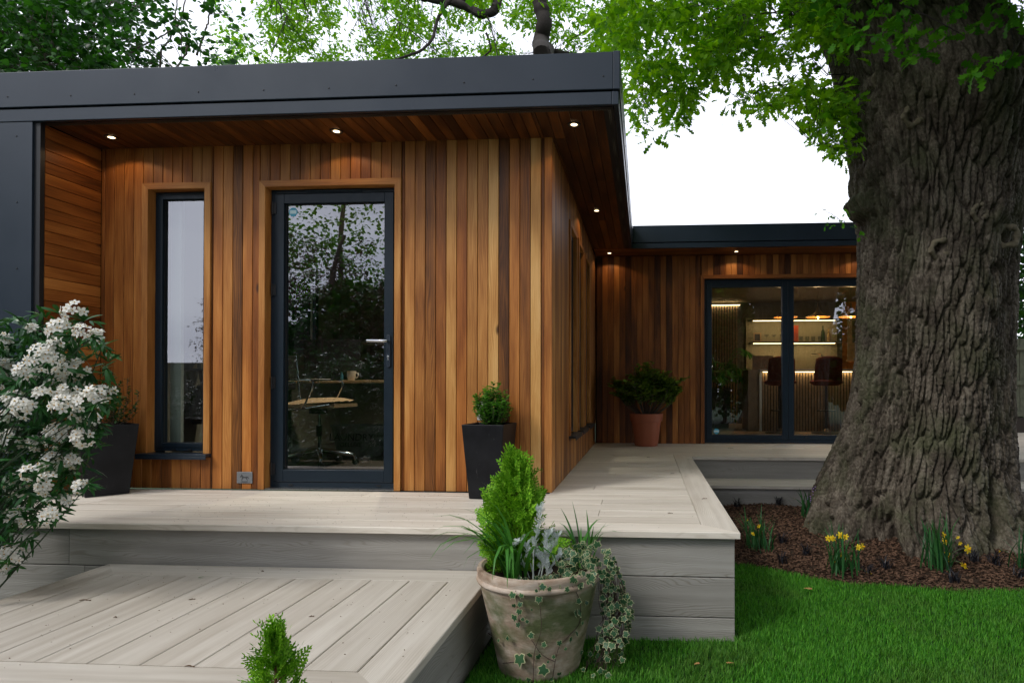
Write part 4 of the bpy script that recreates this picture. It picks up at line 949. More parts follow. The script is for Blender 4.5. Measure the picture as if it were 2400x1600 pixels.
for x in (5.1, 6.9, 8.7): MB().box(x - .045, x + .045, 10.41, 10.455, -.5, 1.55).build('post', FG, fr_)
# ------------------------------------------------------------------ planters on the deck
m, n, b = newmat('black_slate_planter'); f = noise(n, coords(n), 7, 6, .6); sc = noise(n, coords(n, (1, 1, .3)), 60, 3, .7)
n.links.new(mixc(n, ramp(n, sc, [(.66, 0.0), (.74, .5)]), ramp(n, f, [(.3, (.004, .0045, .006)), (.75, (.014, .015, .018))]), (.08, .08, .08)), b.inputs['Base Color'])
b.inputs['Roughness'].default_value = .42; b.inputs['Specular IOR Level'].default_value = .22; bump(n, b, f, .2, .003); M_PLANT = m
M_COMPOST = plain('compost', (.030, .020, .014), .95, 0, .1, 60, .4, .6)
def sq_planter(x, y, w0, w1, h, ang, label):
    p = MB(); a, c_ = w0 / 2, w1 / 2; t_ = .014
    o_ = [(-1, -1), (1, -1), (1, 1), (-1, 1)]
    vs = [(sx * a, sy * a, 0) for sx, sy in o_] + [(sx * c_, sy * c_, h) for sx, sy in o_] + [(sx * (c_ - t_), sy * (c_ - t_), h) for sx, sy in o_] + [(sx * (c_ - t_ - .004), sy * (c_ - t_ - .004), h - .05) for sx, sy in o_]
    fs = [(3, 2, 1, 0)]
    for k in (0, 4, 8): fs += [(k + i, k + (i + 1) % 4, k + 4 + (i + 1) % 4, k + 4 + i) for i in range(4)]
    p.add([(q[0] + x, q[1] + y, q[2] + .002) for q in vs], fs); p.turn(ang, (x, y, 0))
    t = thing('square_planter', (x, y, .002), label, 'planter', 'tall tapered black planters')
    sh = p.build('container', M_PLANT, t, bevel=.004)
    s_ = MB().add([(x + sx * (c_ - t_ - .003), y + sy * (c_ - t_ - .003), h - .035) for sx, sy in o_], [(0, 1, 2, 3)]).turn(ang, (x, y, 0)).build('soil', M_COMPOST, t)
    return t
sq_planter(-1.036, 4.21, .21, .285, .485, math.radians(-6), 'tapered black planter with a small box shrub standing against the wall right of the door')
sq_planter(-3.70, 4.15, .24, .33, .475, math.radians(-38), 'tapered black planter in the left corner half hidden by white flowers')

# ------------------------------------------------------------------ bushes in them
M_BOX = leafmat('box_leaf', (.03, .13, .012), (.13, .34, .045), .35, (1.5, 1.5, .6), .35, .45)
M_BOXD = leafmat('privet_leaf', (.010, .040, .010), (.03, .09, .02), .3, None, .35, .45)
M_AZ = leafmat('evergreen_leaf', (.05, .13, .018), (.20, .32, .045), .35, None, .42, .4)
def stem_bush(name, x, y, z, stems, lean, h0, h1, leaf, per, mat, label, cat, tpl=SMALL, seed=3, bare=.25, stemmat=None, rad=.003, whorl=.6, fork=0):
    rs_ = np.random.RandomState(seed); t = thing(name, (x, y, z), label, cat); sb = MB(); Ms, Ts = [], []
    for k in range(stems):
        a = rs_.rand() * 2 * PI; q = lean * math.sqrt(rs_.rand()); h = h0 + (h1 - h0) * rs_.rand()
        h *= (1 - .38 * (q / lean) ** 2) if lean else 1
        base = Vector((x + .12 * q * math.cos(a), y + .12 * q * math.sin(a), z)); tipp = Vector((x + q * math.cos(a), y + q * math.sin(a), z + h))
        mid = base.lerp(tipp, .5) + Vector((.18 * q * math.cos(a), .18 * q * math.sin(a), .0)) + Vector(rs_.normal(size=3)) * .012
        pts = curve_pts([base, mid, tipp], 5); paths = [pts]
        for f_ in range(fork):
            s0 = pts[rs_.randint(len(pts) // 2, len(pts) - 2)]; e_ = s0 + Vector((rs_.normal() * .09, rs_.normal() * .09, .03 + .09 * rs_.rand())); paths.append(curve_pts([s0, s0.lerp(e_, .5) + Vector(rs_.normal(size=3)) * .01, e_], 4))
        for pi_, pt in enumerate(paths):
            sb.tube(pt, [rad * (1 - .6 * i / len(pt)) * (1 if pi_ == 0 else .7) for i in range(len(pt))], 5)
            L_ = [tuple(p) for p in pt]; n_ = per if pi_ == 0 else per
            for i in range(n_):
                u = (bare if pi_ == 0 else .2) + (1 - (bare if pi_ == 0 else .2)) * (i + rs_.rand()) / n_; ii = min(u * (len(L_) - 1), len(L_) - 1.001); k0 = int(ii); p_ = np.array(L_[k0]) * (1 - ii + k0) + np.array(L_[k0 + 1]) * (ii - k0)
                b_ = rs_.rand() * 2 * PI; d_ = np.array([math.cos(b_), math.sin(b_), .25 + whorl * rs_.rand()])
                Ms.append(d_); Ts.append(p_)
    Ms, Ts = np.array(Ms), np.array(Ts); R = frame_to(Ms, rs_.normal(size=len(Ms)) * .3) * (leaf * (.7 + .5 * rs_.rand(len(Ms))))[:, None, None]
    sb.build('stems', stemmat or M_TWIG, t, smooth=True)['kind'] = 'stuff'
    scatter(tpl[0], tpl[1], R, Ts, 'leaf', mat, t, limit=0, rest='foliage'); return t
stem_bush('box_shrub', -1.02, 4.21, .45, 90, .130, .19, .33, .028, 34, M_BOX, 'small bright green box shrub growing in the planter right of the door', 'shrub', seed=4, bare=.05, rad=.0018)
stem_bush('box_shrub', -3.66, 4.17, .44, 26, .17, .22, .42, .026, 30, M_BOXD, 'loose dark green shrub growing in the planter in the left corner', 'shrub', seed=6, bare=.25, rad=.002)
# terracotta coloured pot on the far deck
def pot(name, x, y, z, prof, mats, label, soil_z, soil_r, n_=48, cat='flowerpot', sy=1):
    t = thing(name, (x, y, z), label, cat)
    MB().lathe(prof, (x, y, z), n_, 0, 1, sy).build('container', mats, t, smooth=True)
    MB().disc((x, y, z + soil_z), soil_r, 24, 0).build('soil', M_COMPOST, t); return t
M_TERR = plain('terracotta_plastic', (.33, .10, .050), .5, 0, .4, 12, .06)
pot('terracotta_pot', .008, 7.88, .002, [(.0, .001), (.135, .001), (.140, .01), (.182, .30), (.196, .302), (.205, .37), (.208, .395), (.198, .398), (.19, .34), (.18, .33)], M_TERR, 'round terracotta coloured pot on the rear deck beside the cedar wall', .345, .186, 40)
stem_bush('evergreen_bush', .008, 7.88, .34, 50, .42, .46, .72, .048, 26, M_AZ, 'domed evergreen bush with bare branching stems in the terracotta pot', 'shrub', seed=8, bare=.42, rad=.006, fork=7)
# ------------------------------------------------------------------ weathered pot in the foreground
m, n, b = newmat('weathered_terracotta'); c0_ = coords(n, (1, 1, 2.2), rnd=False); c1_ = coords(n, rnd=False)
base_ = ramp(n, noise(n, c0_, 9, 6, .65), [(.3, (.28, .19, .13)), (.5, (.44, .34, .26)), (.7, (.60, .52, .44))])
mossn = noise(n, coords(n, (1, 1, 1.5), rnd=False), 3.6, 5, .6); sep = n.nodes.new('ShaderNodeSeparateXYZ'); n.links.new(c1_, sep.inputs[0])
hgt = math_(n, 'MULTIPLY', ramp(n, math_(n, 'ADD', sep.outputs['Z'], .25), [(.0, .5), (.25, 1.0), (.40, .9), (.435, 0.0)]), 1.0)
mf = math_(n, 'MULTIPLY', ramp(n, mossn, [(.40, 0.0), (.56, .92)]), hgt); fine_ = noise(n, coords(n, (1, 1, 3), rnd=False), 40, 4, .6)
colr = mixc(n, mf, base_, mixc(n, fine_, (.05, .085, .022), (.13, .16, .06))); n.links.new(colr, b.inputs['Base Color'])
b.inputs['Roughness'].default_value = .85; b.inputs['Specular IOR Level'].default_value = .2; bump(n, b, math_(n, 'ADD', fine_, noise(n, c1_, 14, 5)), .35, .006); M_POT = m
PX, PY, PZ = -.495, 2.975, -.566
prof = [(0, .0), (.180, .0), (.190, .015), (.205, .09), (.226, .19), (.246, .28), (.262, .35), (.272, .395), (.276, .410), (.286, .414), (.291, .422), (.290, .432), (.284, .438), (.286, .452), (.289, .464), (.284, .476), (.268, .479), (.256, .470), (.250, .44), (.244, .40)]
bp = pot('terracotta_pot', PX, PY, PZ, prof, M_POT, 'large mossy weathered terracotta pot planted with conifer, ragwort and ivy', .44, .25, 64)
def pot_front(x, y, off=.012):
    """point on the pot's outside seen at photo pixel x, y"""
    Y = PY - .25
    for _ in range(6):
        p = at(x, y, Y); r = np.interp(p.z - PZ, [q[1] for q in prof[1:17]], [q[0] for q in prof[1:17]]) if p.z - PZ < .479 else .27
        Y = PY - math.sqrt(max(0, r * r - (p.x - PX) ** 2)) - off
    return at(x, y, Y)
# golden conifers
M_CON = leafmat('conifer_scale', (.07, .25, .012), (.32, .60, .045), .25, (1.3, 1.3, .4), .5, .3)
def frond():
    v = []; f = []
    def leaf(p, d_, ln, w_):
        d_ = np.array(d_) / np.linalg.norm(d_); x = np.cross(d_, (0, 0, 1.)); x = x / (np.linalg.norm(x) + 1e-6); b0 = len(v); p = np.array(p)
        v.extend([p - x * w_ * .6, p + x * w_ * .6, p + d_ * ln * .55 + x * w_ + (0, 0, .004), p + d_ * ln * .55 - x * w_ - (0, 0, .004), p + d_ * ln]); f.append((b0, b0 + 1, b0 + 2, b0 + 3)); f.append((b0 + 3, b0 + 2, b0 + 4))
    for i in range(7):
        t = i / 6.; leaf((0, t * .9, -.12 * t * t), (0, 1, -.1), .17, .03)
        if 0 < i < 7:
            for sg in (-1, 1):
                L_ = .46 * (1 - t * .75); d0 = np.array([sg * .75, .65, .1 * math.sin(i * 3)]); d0 /= np.linalg.norm(d0)
                for k in range(3):
                    q = np.array([0, t * .86, 0]) + d0 * L_ * k / 3; leaf(q, d0, L_ * .42, .034)
                    if k < 3: leaf(q + d0 * L_ * .1, d0 + np.array([-sg * .6, .6, 0.2]), L_ * .36, .027); leaf(q + d0 * L_ * .15, d0 + np.array([sg * .5, -.5, -.1]), L_ * .28, .024)
    return np.array(v), f
FROND = frond()
def conifer(x, y, z, h, r, n_, label, seed, flen=.07):
    rs_ = np.random.RandomState(seed); t = thing('golden_conifer', (x, y, z), label, 'conifer')
    sb = MB().tube(curve_pts([(x, y, z), (x + .008, y, z + h * .5), (x, y, z + h * .93)], 5), [.007 - .0055 * i / 10 for i in range(11)], 6)
    Ms, Ts = [], []
    for k in range(n_):
        u = rs_.rand() ** 1.05; a = rs_.rand() * 2 * PI; R_ = r * (1 - u) ** .75 * (.85 + .3 * math.sin(a * 3 + u * 9)) + .006; q = R_ * (rs_.rand() ** .45)
        p = np.array([x + q * math.cos(a), y + q * math.sin(a), z + h * (u * .93) + .25 * q])
        d_ = np.array([math.cos(a) * (.5 + 1.0 * (1 - u)), math.sin(a) * (.5 + 1.0 * (1 - u)), .75 + 1.0 * u]) + rs_.normal(size=3) * .5; d_ /= np.linalg.norm(d_)
        Ms.append(d_); Ts.append(p - d_ * flen * .3)
        if k % 5 == 0: sb.tube([(x, y, max(z, p[2] - q * .9)), tuple((p + np.array([x, y, p[2] - q * .6])) / 2), tuple(p)], [.0022, .0016, .001], 4, cap=False)
    Ms, Ts = np.array(Ms), np.array(Ts); R = frame_to(Ms, rs_.rand(len(Ms)) * PI) * (flen * (.7 + .5 * rs_.rand(len(Ms))))[:, None, None]
    sb.build('stem', plain('conifer_stem', (.12, .05, .025), .8), t, smooth=True)
    merged(FROND[0], FROND[1], R, Ts, 'foliage', M_CON, t, smooth=False); return t
conifer(-.62, 3.02, -.135, .54, .20, 470, 'bright green feathery conifer growing in the large mossy pot', 12, .115)
# strap leaves
def strap(L_, w_, nseg=6, arch=1.0, fold=.25):
    """a strap leaf that leaves upright and arches over, unit plane Y-Z"""
    v = []; f = []; y = z = 0; a = math.radians(80)
    for i in range(nseg + 1):
        t = i / nseg; ww = w_ * (1 - t ** 3 * .95) * (.7 + .3 * min(1, t * 4)); v += [(-ww, y, z + ww * fold), (0, y, z), (ww, y, z + ww * fold)]
        y += math.cos(a) * L_ / nseg; z += math.sin(a) * L_ / nseg; a -= arch * math.radians(100) / nseg * (.5 + t)
    for i in range(nseg):
        for k in (0, 1): f.append((3 * i + k, 3 * i + k + 1, 3 * i + k + 4, 3 * i + k + 3))
    return np.array(v), f
def tuft(name, x, y, z, n_, L0, L1, w_, mat, label, cat, seed, arch=(.3, 1.2), spread=.03, group=None, parts=True, heads=None):
    rs_ = np.random.RandomState(seed); t = thing(name, (x, y, z), label, cat, group); pw = WL[t.name]
    ms = [tmesh(*strap(1, w_, 6, a_), 'leaf', mat) for a_ in np.linspace(arch[0], arch[1], 5)]
    al = []
    for k in range(n_):
        h_ = (heads[k % len(heads)] if heads is not None else rs_.rand() * 360) + rs_.normal() * 10; g_ = math.radians(h_); L_ = L0 + (L1 - L0) * rs_.rand()
        if parts:
            o = bpy.data.objects.new('leaf', ms[rs_.randint(5)]); off = Vector((rs_.normal() * spread, rs_.normal() * spread, 0))
            o.parent = t; o.location = off; o.rotation_euler = (rs_.normal() * .10, 0, g_); o.scale = (1, L_, L_); COL.objects.link(o); WL[o.name] = pw + off
        else: al.append((g_, L_))
    if not parts:
        M_ = np.array([[[math.cos(g_), -math.sin(g_) * l_, 0], [math.sin(g_), math.cos(g_) * l_, 0], [0, 0, l_]] for g_, l_ in al]); T_ = np.array([x, y, z]) + np.c_[rs_.normal(size=(n_, 2)) * spread, np.zeros(n_)]
        a_ = strap(1, w_, 6, (arch[0] + arch[1]) / 2); merged(a_[0], a_[1], M_, T_, 'foliage', mat, t)
    return t
M_STRAP = leafmat('strap_leaf', (.03, .14, .02), (.09, .28, .045), .25, None, .32, .5)
M_DAFL = leafmat('daffodil_leaf', (.015, .075, .025), (.045, .15, .045), .3, None, .4, .4)
M_MONDO = leafmat('black_grass', (.008, .008, .011), (.02, .02, .026), 0, None, .4, .5)
ZS_ = PZ + .435
tuft('strap_leaved_plant', -.60, 2.83, ZS_, 34, .28, .50, .009, M_STRAP, 'strap leaved plant arching over the left rim of the large mossy pot', 'plant', 3, (.8, 2.1), .03, heads=[90, 105, 120, 150, 180, 200, 60, 240, 80, 110])
tuft('strap_leaved_plant', -.30, 3.05, ZS_, 16, .16, .36, .008, M_STRAP, 'strap leaved plant standing among the ivy at the right of the large pot', 'plant', 5, (.15, 1.2), .02, heads=[0, 60, 330, 200, 120, 270, 30, 300])
# silver ragwort
M_SILV = leafmat('silver_leaf', (.62, .68, .67), (.80, .84, .83), .15, (1, 1, 1), .8, .1)
def lobed():
    v = []; f = []
    def q(p, d_, ln, w_):
        d_ = np.array(d_, float); d_ /= np.linalg.norm(d_); x = np.array([-d_[1], d_[0], 0]); b0 = len(v); p = np.array(p, float)
        v.extend([p - x * w_ * .5, p + x * w_ * .5, p + d_ * ln + x * w_, p + d_ * ln - x * w_, p + d_ * ln * 1.25]); f.append((b0, b0 + 1, b0 + 2, b0 + 3)); f.append((b0 + 3, b0 + 2, b0 + 4))
    q((0, 0, 0), (0, 1, 0), .9, .05)
    for i in range(5):
        t = .15 + i * .17; L_ = .26 * math.sin(PI * min(1, t * .8 + .12)) + .05
        for sg in (-1, 1): q((0, t, 0), (sg, .7, 0), L_, .035); q((sg * L_ * .8, t + L_ * .5, 0), (sg * .2, 1, 0), L_ * .35, .03)
    q((0, .85, 0), (0, 1, 0), .15, .09); return np.array(v), f
LOB = lobed(); rg = thing('silver_ragwort', (-.44, 2.88, ZS_), 'silvery white felted ragwort in the middle of the large mossy pot', 'plant')
rs_ = np.random.RandomState(9); gs = MB(); RM, RT = [], []
def zm(x, y): return 800 + x / 2.936, 1066 + y / 2.936          # handy for reading points off an enlarged photo
for pth in ([(1320, 850), (1325, 640), (1345, 540), (1370, 380)], [(1370, 860), (1400, 700), (1410, 600), (1430, 540)], [(1400, 870), (1450, 760), (1500, 690), (1560, 720)], [(1330, 850), (1290, 700), (1260, 600), (1215, 610)], [(1380, 870), (1420, 800), (1400, 740), (1360, 700)], [(1300, 860), (1260, 760), (1220, 700), (1180, 690)], [(1350, 850), (1380, 760), (1450, 640), (1480, 560)]):
    Yd = 2.80 + rs_.rand() * .10; q = curve_pts([at(*zm(*p_), Yd) for p_ in pth], 5); gs.tube(q, [.0035 - .002 * i / len(q) for i in range(len(q))], 6)
    for i in range(4, len(q)):
        for k in range(3 if i < len(q) - 2 else 6):
            a = rs_.rand() * 2 * PI; tt = (q[min(i + 1, len(q) - 1)] - q[i - 1]).normalized(); d_ = np.array([math.cos(a), math.sin(a) * .7 - .3, .35 + rs_.rand() * .5]) + np.array(tt) * .8
            RM.append(d_); RT.append(tuple(q[i]))
RM = np.array(RM); R = frame_to(RM, rs_.normal(size=len(RM)) * .5) * (.032 * (.7 + .5 * rs_.rand(len(RM))))[:, None, None]
gs.build('stem', plain('silver_stem', (.42, .46, .42), .8), rg, smooth=True); scatter(LOB[0], LOB[1], R, RT, 'leaf', M_SILV, rg, limit=300)
# ivy
M_IVG = leafmat('ivy_green', (.015, .06, .028), (.06, .14, .06), .15, None, .38, .5); M_IVC = leafmat('ivy_cream', (.38, .40, .20), (.58, .56, .34), .2, (1, 1, .8), .5, .3)
M_IVV = plain('ivy_vine', (.07, .035, .03), .7)
ivy = thing('variegated_ivy', (-.33, 2.86, ZS_), 'cream edged variegated ivy trailing over the front and right side of the large pot', 'plant')
pts = [(1225, 1390, 64), (1400, 1470, 52), (1225, 1070, 36), (1360, 985, 42), (1190, 1110, 32), (1215, 1160, 36), (1245, 1125, 30), (1180, 955, 30), (1300, 1235, 38), (1140, 1255, 35), (1080, 1270, 25), (1400, 1300, 30), (1465, 1385, 30), (1355, 1380, 36), (1290, 1370, 28), (1185, 1030, 30), (1230, 1020, 28), (1500, 1285, 28), (1540, 1330, 26), (1625, 1230, 30), (1640, 1090, 46), (1610, 1080, 32), (1690, 1010, 30), (1640, 1000, 26), (1560, 920, 36), (1600, 850, 32), (1650, 900, 30), (1430, 915, 26), (1390, 900, 36), (1500, 1500, 24), (1420, 1420, 22), (1280, 1140, 22), (1310, 1060, 16), (1290, 1540, 30), (1560, 1540, 26), (1580, 1260, 28), (1660, 1150, 26), (1450, 1540, 24), (1240, 960, 26), (1345, 930, 22)]
IM, IT = [], []
for x, y, s_ in pts:
    p = pot_front(*zm(x, y), .014 + .012 * rs_.rand()); nrm = np.array([(p.x - PX) / .27, (p.y - PY) / .27, .1]) + rs_.normal(size=3) * .3; nrm /= np.linalg.norm(nrm); a = PI + rs_.normal() * .8
    IT.append(tuple(p)); IM.append((nrm, a, s_ / 2.936 / 530 * rs_.uniform(1.2, 2.2)))
def mass(n_, fn, s0, s1):
    for _ in range(n_):
        x, y, Y = fn(); p = at(*zm(x, y), Y); nrm = np.array([rs_.normal() * .55, -1 + rs_.normal() * .3, .35 + rs_.normal() * .5]); nrm /= np.linalg.norm(nrm); IT.append(tuple(p)); IM.append((nrm, PI + rs_.normal() * 1.1, rs_.uniform(s0, s1)))
def f_top():
    while True:
        x, y = rs_.uniform(1440, 1890), rs_.uniform(590, 910)
        if ((x - 1690) / 200) ** 2 + ((y - 745) / 140) ** 2 < 1 or (1230 < x < 1700 and 790 < y < 890): return x, y, rs_.uniform(2.74, 2.98)
def f_side():
    while True:
        x, y = rs_.uniform(1740, 2010), rs_.uniform(760, 1320)
        if x > 1790 - (y > 1150) * (y - 1150) * .25 and x < np.interp(y, [760, 900, 1050, 1320], [1900, 1960, 2005, 1960]): return x, y, rs_.uniform(2.84, 3.04)
def f_low():
    x = rs_.uniform(1650, 1940); return x, rs_.uniform(1300, 1560), rs_.uniform(2.82, 3.0)
def f_in(): return rs_.uniform(1120, 1500), rs_.uniform(830, 900), rs_.uniform(2.72, 2.85)
mass(170, f_top, .022, .050); mass(170, f_side, .018, .048); mass(30, f_low, .026, .040); mass(40, f_in, .022, .036)
Ms = []
for nrm, a, s_ in IM:
    d_ = np.array([math.sin(a), 0, math.cos(a)]); d_ = d_ - nrm * d_.dot(nrm); d_ /= np.linalg.norm(d_); x = np.cross(d_, nrm); Ms.append(np.stack([x, d_, nrm], 1) * s_)
scatter(IVY[0], IVY[1], np.array(Ms), np.array(IT), 'leaf', [M_IVG, M_IVC], ivy, fm=IVY[2], limit=300, rest='leaf_mass')
vb = MB()
for pth in ([(1360, 880), (1365, 1000), (1375, 1200), (1330, 1350), (1320, 1560)], [(1590, 900), (1640, 1000), (1640, 1150), (1560, 1250), (1490, 1340), (1450, 1560)], [(1200, 930), (1215, 1060), (1230, 1160)], [(1310, 1270), (1380, 1370), (1470, 1420)], [(1010, 1225), (1080, 1265)], [(1110, 1430), (1200, 1420)]):
    vb.tube(curve_pts([pot_front(*zm(*q), .006) for q in pth], 5), .0014, 5)
for k in range(34):
    x0 = rs_.uniform(1760, 1900); vb.tube(curve_pts([at(*zm(x0, rs_.uniform(700, 850)), 2.9), at(*zm(x0 + rs_.uniform(0, 80), 1000), 2.93), at(*zm(x0 + rs_.uniform(-30, 90), 1200), 2.95), at(*zm(x0 + rs_.uniform(-120, 40), rs_.uniform(1320, 1540)), 2.92)], 5, .002), .0013, 4)
vb.build('vine', M_IVV, ivy, smooth=True)
# conifer in the near foreground
conifer(-1.045, 1.74, -.245, .31, .10, 125, 'tip of a golden conifer rising in the foreground before the lower step', 21, .085)
tp = pot('terracotta_pot', -1.045, 1.70, -.566, [(0, 0), (.09, 0), (.10, .02), (.125, .29), (.14, .295), (.142, .33), (.13, .335), (.12, .31)], M_TERR, 'small pot holding the near conifer just below the picture', .30, .12, 28)

# ------------------------------------------------------------------ mexican orange blossom at the left
M_CHO = leafmat('choisya_leaf', (.010, .05, .014), (.035, .13, .03), .2, None, .28, .55); M_PET = leafmat('white_petal', (.80, .78, .71), (.90, .89, .85), .3, (1.1, 1.1, 1.05), .6, .2); M_STAM = leafmat('stamen', (.50, .28, .06), (.62, .42, .14), 0)
FLW = daisy(5, .30, .12, .13, .22)
ch = thing('flowering_shrub', (-3.45, 2.8, -.56), 'large shrub with clusters of white star flowers and glossy dark leaves at the left edge', 'shrub')
cl = [(545, 85, 75), (430, 220, 75), (600, 240, 55), (695, 285, 60), (490, 335, 50), (400, 330, 35), (35, 310, 60), (330, 430, 100), (430, 500, 90), (50, 490, 60), (590, 510, 70), (240, 560, 60), (120, 620, 90), (540, 600, 85), (410, 640, 60), (110, 740, 80), (490, 700, 70), (190, 790, 90), (40, 860, 40), (680, 700, 60), (770, 680, 55), (600, 760, 70), (460, 780, 70), (680, 890, 50), (750, 770, 40), (90, 1030, 85), (435, 1000, 90), (255, 1060, 55), (600, 1020, 65), (530, 1190, 50), (370, 1215, 100), (200, 1280, 50), (130, 1350, 90), (340, 1360, 75), (575, 1375, 40), (450, 1500, 65), (230, 215, 22), (20, 560, 40), (130, 1600, 80), (350, 1590, 50), (60, 1890, 90), (20, 1960, 60), (560, 870, 30), (300, 700, 50), (270, 480, 60), (160, 530, 50)]
rs_ = np.random.RandomState(31); FM_, FT_, LM, LT, stb = [], [], [], [], MB(); root = Vector((-3.45, 2.8, -.56))
def trifol(p, d_, s_):
    d_ = np.array(d_) / np.linalg.norm(d_); side = np.cross(d_, (0, 0, 1.)); side /= np.linalg.norm(side) + 1e-6
    for k in (-1, 0, 1): LM.append((d_ + side * k * .85, s_ * (1 if k == 0 else .85))); LT.append(tuple(p))
for x, y, r in cl:
    px, py = x / 3.1375, 700 + y / 3.1375; Yc = rs_.uniform(2.42, 2.72); c_ = at(px, py, Yc); rad = r / 3.1375 / 560 * 1.15
    ax = np.array([.25, -1, .45]) + rs_.normal(size=3) * .25; ax /= np.linalg.norm(ax); nf = int(5 + (r / 24.) ** 2 * 1.25)
    for k in range(nf):
        q = ax + rs_.normal(size=3) * .75; q /= np.linalg.norm(q)
        if q.dot(ax) < .05: q = q - ax * 2 * q.dot(ax)
        FT_.append(np.array(c_) + q * rad * (.75 + .35 * rs_.rand()) - ax * rad * .3); z_ = q; h_ = np.cross(z_, rs_.normal(size=3)); h_ /= np.linalg.norm(h_); FM_.append(np.stack([h_, np.cross(z_, h_), z_], 1) * rs_.uniform(.0165, .0215))
    base = np.array(c_) - ax * rad * 1.3
    for k in range(4 + int(r / 30)):
        a = rs_.rand() * 2 * PI; d_ = np.array([math.cos(a), -.3 + .4 * rs_.normal(), math.sin(a) * .8]); trifol(base, d_, rs_.uniform(.055, .085))
    mid = root.lerp(Vector(base), .55) + Vector((rs_.normal() * .08, rs_.normal() * .08, .1)); stb.tube(curve_pts([root + Vector((rs_.normal() * .05, rs_.normal() * .05, 0)), mid, base], 5), [.005, .005, .004, .004, .004, .003, .003, .003, .002, .002, .002], 5)
FXL = [(700, 60), (745, 225), (800, 262), (900, 285), (1000, 260), (1080, 235), (1160, 190), (1220, 135), (1300, 60), (1345, 20)]
cnt = 0
while cnt < 1500:
    y = rs_.uniform(735, 1345); x = rs_.uniform(-110, 270); lim = np.interp(y, [q[0] for q in FXL], [q[1] for q in FXL]) - 18
    if x > lim or (y < 790 and rs_.rand() < .6) or (x > lim - 60 and rs_.rand() < .55): continue
    a = rs_.rand() * 2 * PI; trifol(at(x, y, rs_.uniform(2.55, 3.1)), (math.cos(a), -.35 + .5 * rs_.normal(), math.sin(a) * .7), rs_.uniform(.06, .10)); cnt += 1
for x, y in ((600, 1375),): [trifol(at(650 / 3.1375, 700 + 1360 / 3.1375, 2.5), (math.cos(a), -.2, math.sin(a)), .06) for a in (0, .9, -.8)]
Ld = np.array([q[0] for q in LM]); Ls = np.array([q[1] for q in LM]); R = frame_to(Ld, rs_.normal(size=len(Ld)) * .6) * Ls[:, None, None]
scatter(LANCE[0] * [[.62, 1, 1]], LANCE[1], R, np.array(LT), 'leaf', M_CHO, ch, limit=300, rest='foliage')
scatter(FLW[0], FLW[1], np.array(FM_), np.array(FT_), 'flower', [M_PET, M_STAM], ch, fm=FLW[2], limit=300, rest='blossom')
stb.build('stems', plain('dark_green_stem', (.02, .04, .015), .7), ch, smooth=True)['kind'] = 'stuff'

# ------------------------------------------------------------------ bed planting
def bed_at(px, py):
    z = -.5
    for _ in range(8): 
        r = at(px, py, 1) - EYE; t = (z - CAMH) / r.z; q = EYE + r * t; z = bed_z(q.x, q.y)
    return q
M_YEL = leafmat('yellow_petal', (.75, .52, .02), (.85, .66, .04), .3, (1.1, 1, .5), .6, .2); M_ORG = leafmat('yellow_trumpet', (.72, .34, .01), (.80, .45, .02), .2, (1, .9, .4), .6, .2)
DAF = daisy(6, .26, -.15, .20, .55); dme = tmesh(DAF[0], DAF[1], 'flower', [M_YEL, M_ORG], DAF[2])
def z9(x, y): return 1600 + x / 2.936, 1066 + y / 2.936
def daffodils(root_, L_, n_, flowers, label, seed, group='clumps of daffodils under the oak'):
    rs2 = np.random.RandomState(seed); r0 = bed_at(*z9(*root_)); t = tuft('daffodil_clump', r0.x, r0.y, r0.z, int(n_ * 1.6), L_ * .7, L_ * 1.25, .0065, M_DAFL, label, 'flowers', seed, (.15, .9), .045, group)
    for fx, fy, s_ in flowers:
        p = at(*z9(fx, fy), r0.y + rs2.uniform(-.08, .04)); b0 = Vector((r0.x + rs2.normal() * .02, r0.y + rs2.normal() * .02, r0.z))
        MB().tube(curve_pts([b0, b0.lerp(p, .6) + Vector((0, 0, .04)), p + Vector((0, 0, .006))], 4), .0022, 5).build('flower_stem', M_GREENSTEM, t, smooth=True)
        o = bpy.data.objects.new('flower', dme); put(o, p, t); o.rotation_euler = (math.radians(70 + rs2.normal() * 25), rs2.normal() * .4, rs2.normal() * .9); o.scale = (s_,) * 3
    return t
daffodils((520, 650), .28, 30, [(485, 540, .020), (525, 488, .020), (445, 445, .014), (550, 518, .012)], 'daffodil clump with few yellow flowers beside the corner of the deck', 41)
daffodils((1075, 815), .30, 26, [(1005, 572, .024), (1035, 570, .024), (1085, 550, .026), (1120, 562, .026), (1208, 632, .022), (1240, 628, .026), (1048, 732, .022), (1098, 668, .014), (1090, 692, .014), (1278, 816, .024), (1118, 708, .012)], 'daffodil clump with most yellow flowers before the left root of the oak', 43)
daffodils((1760, 785), .34, 34, [(1797, 548, .026), (1805, 592, .026), (1965, 645, .034), (1820, 698, .036), (1936, 758, .030), (1893, 565, .014), (1908, 605, .016), (1770, 650, .012)], 'daffodil clump with large yellow flowers before the middle of the oak trunk', 47)
daffodils((2390, 800), .34, 22, [(2180, 660, .012)], 'daffodil clump with broad leaves cut by the right edge of the view', 53)
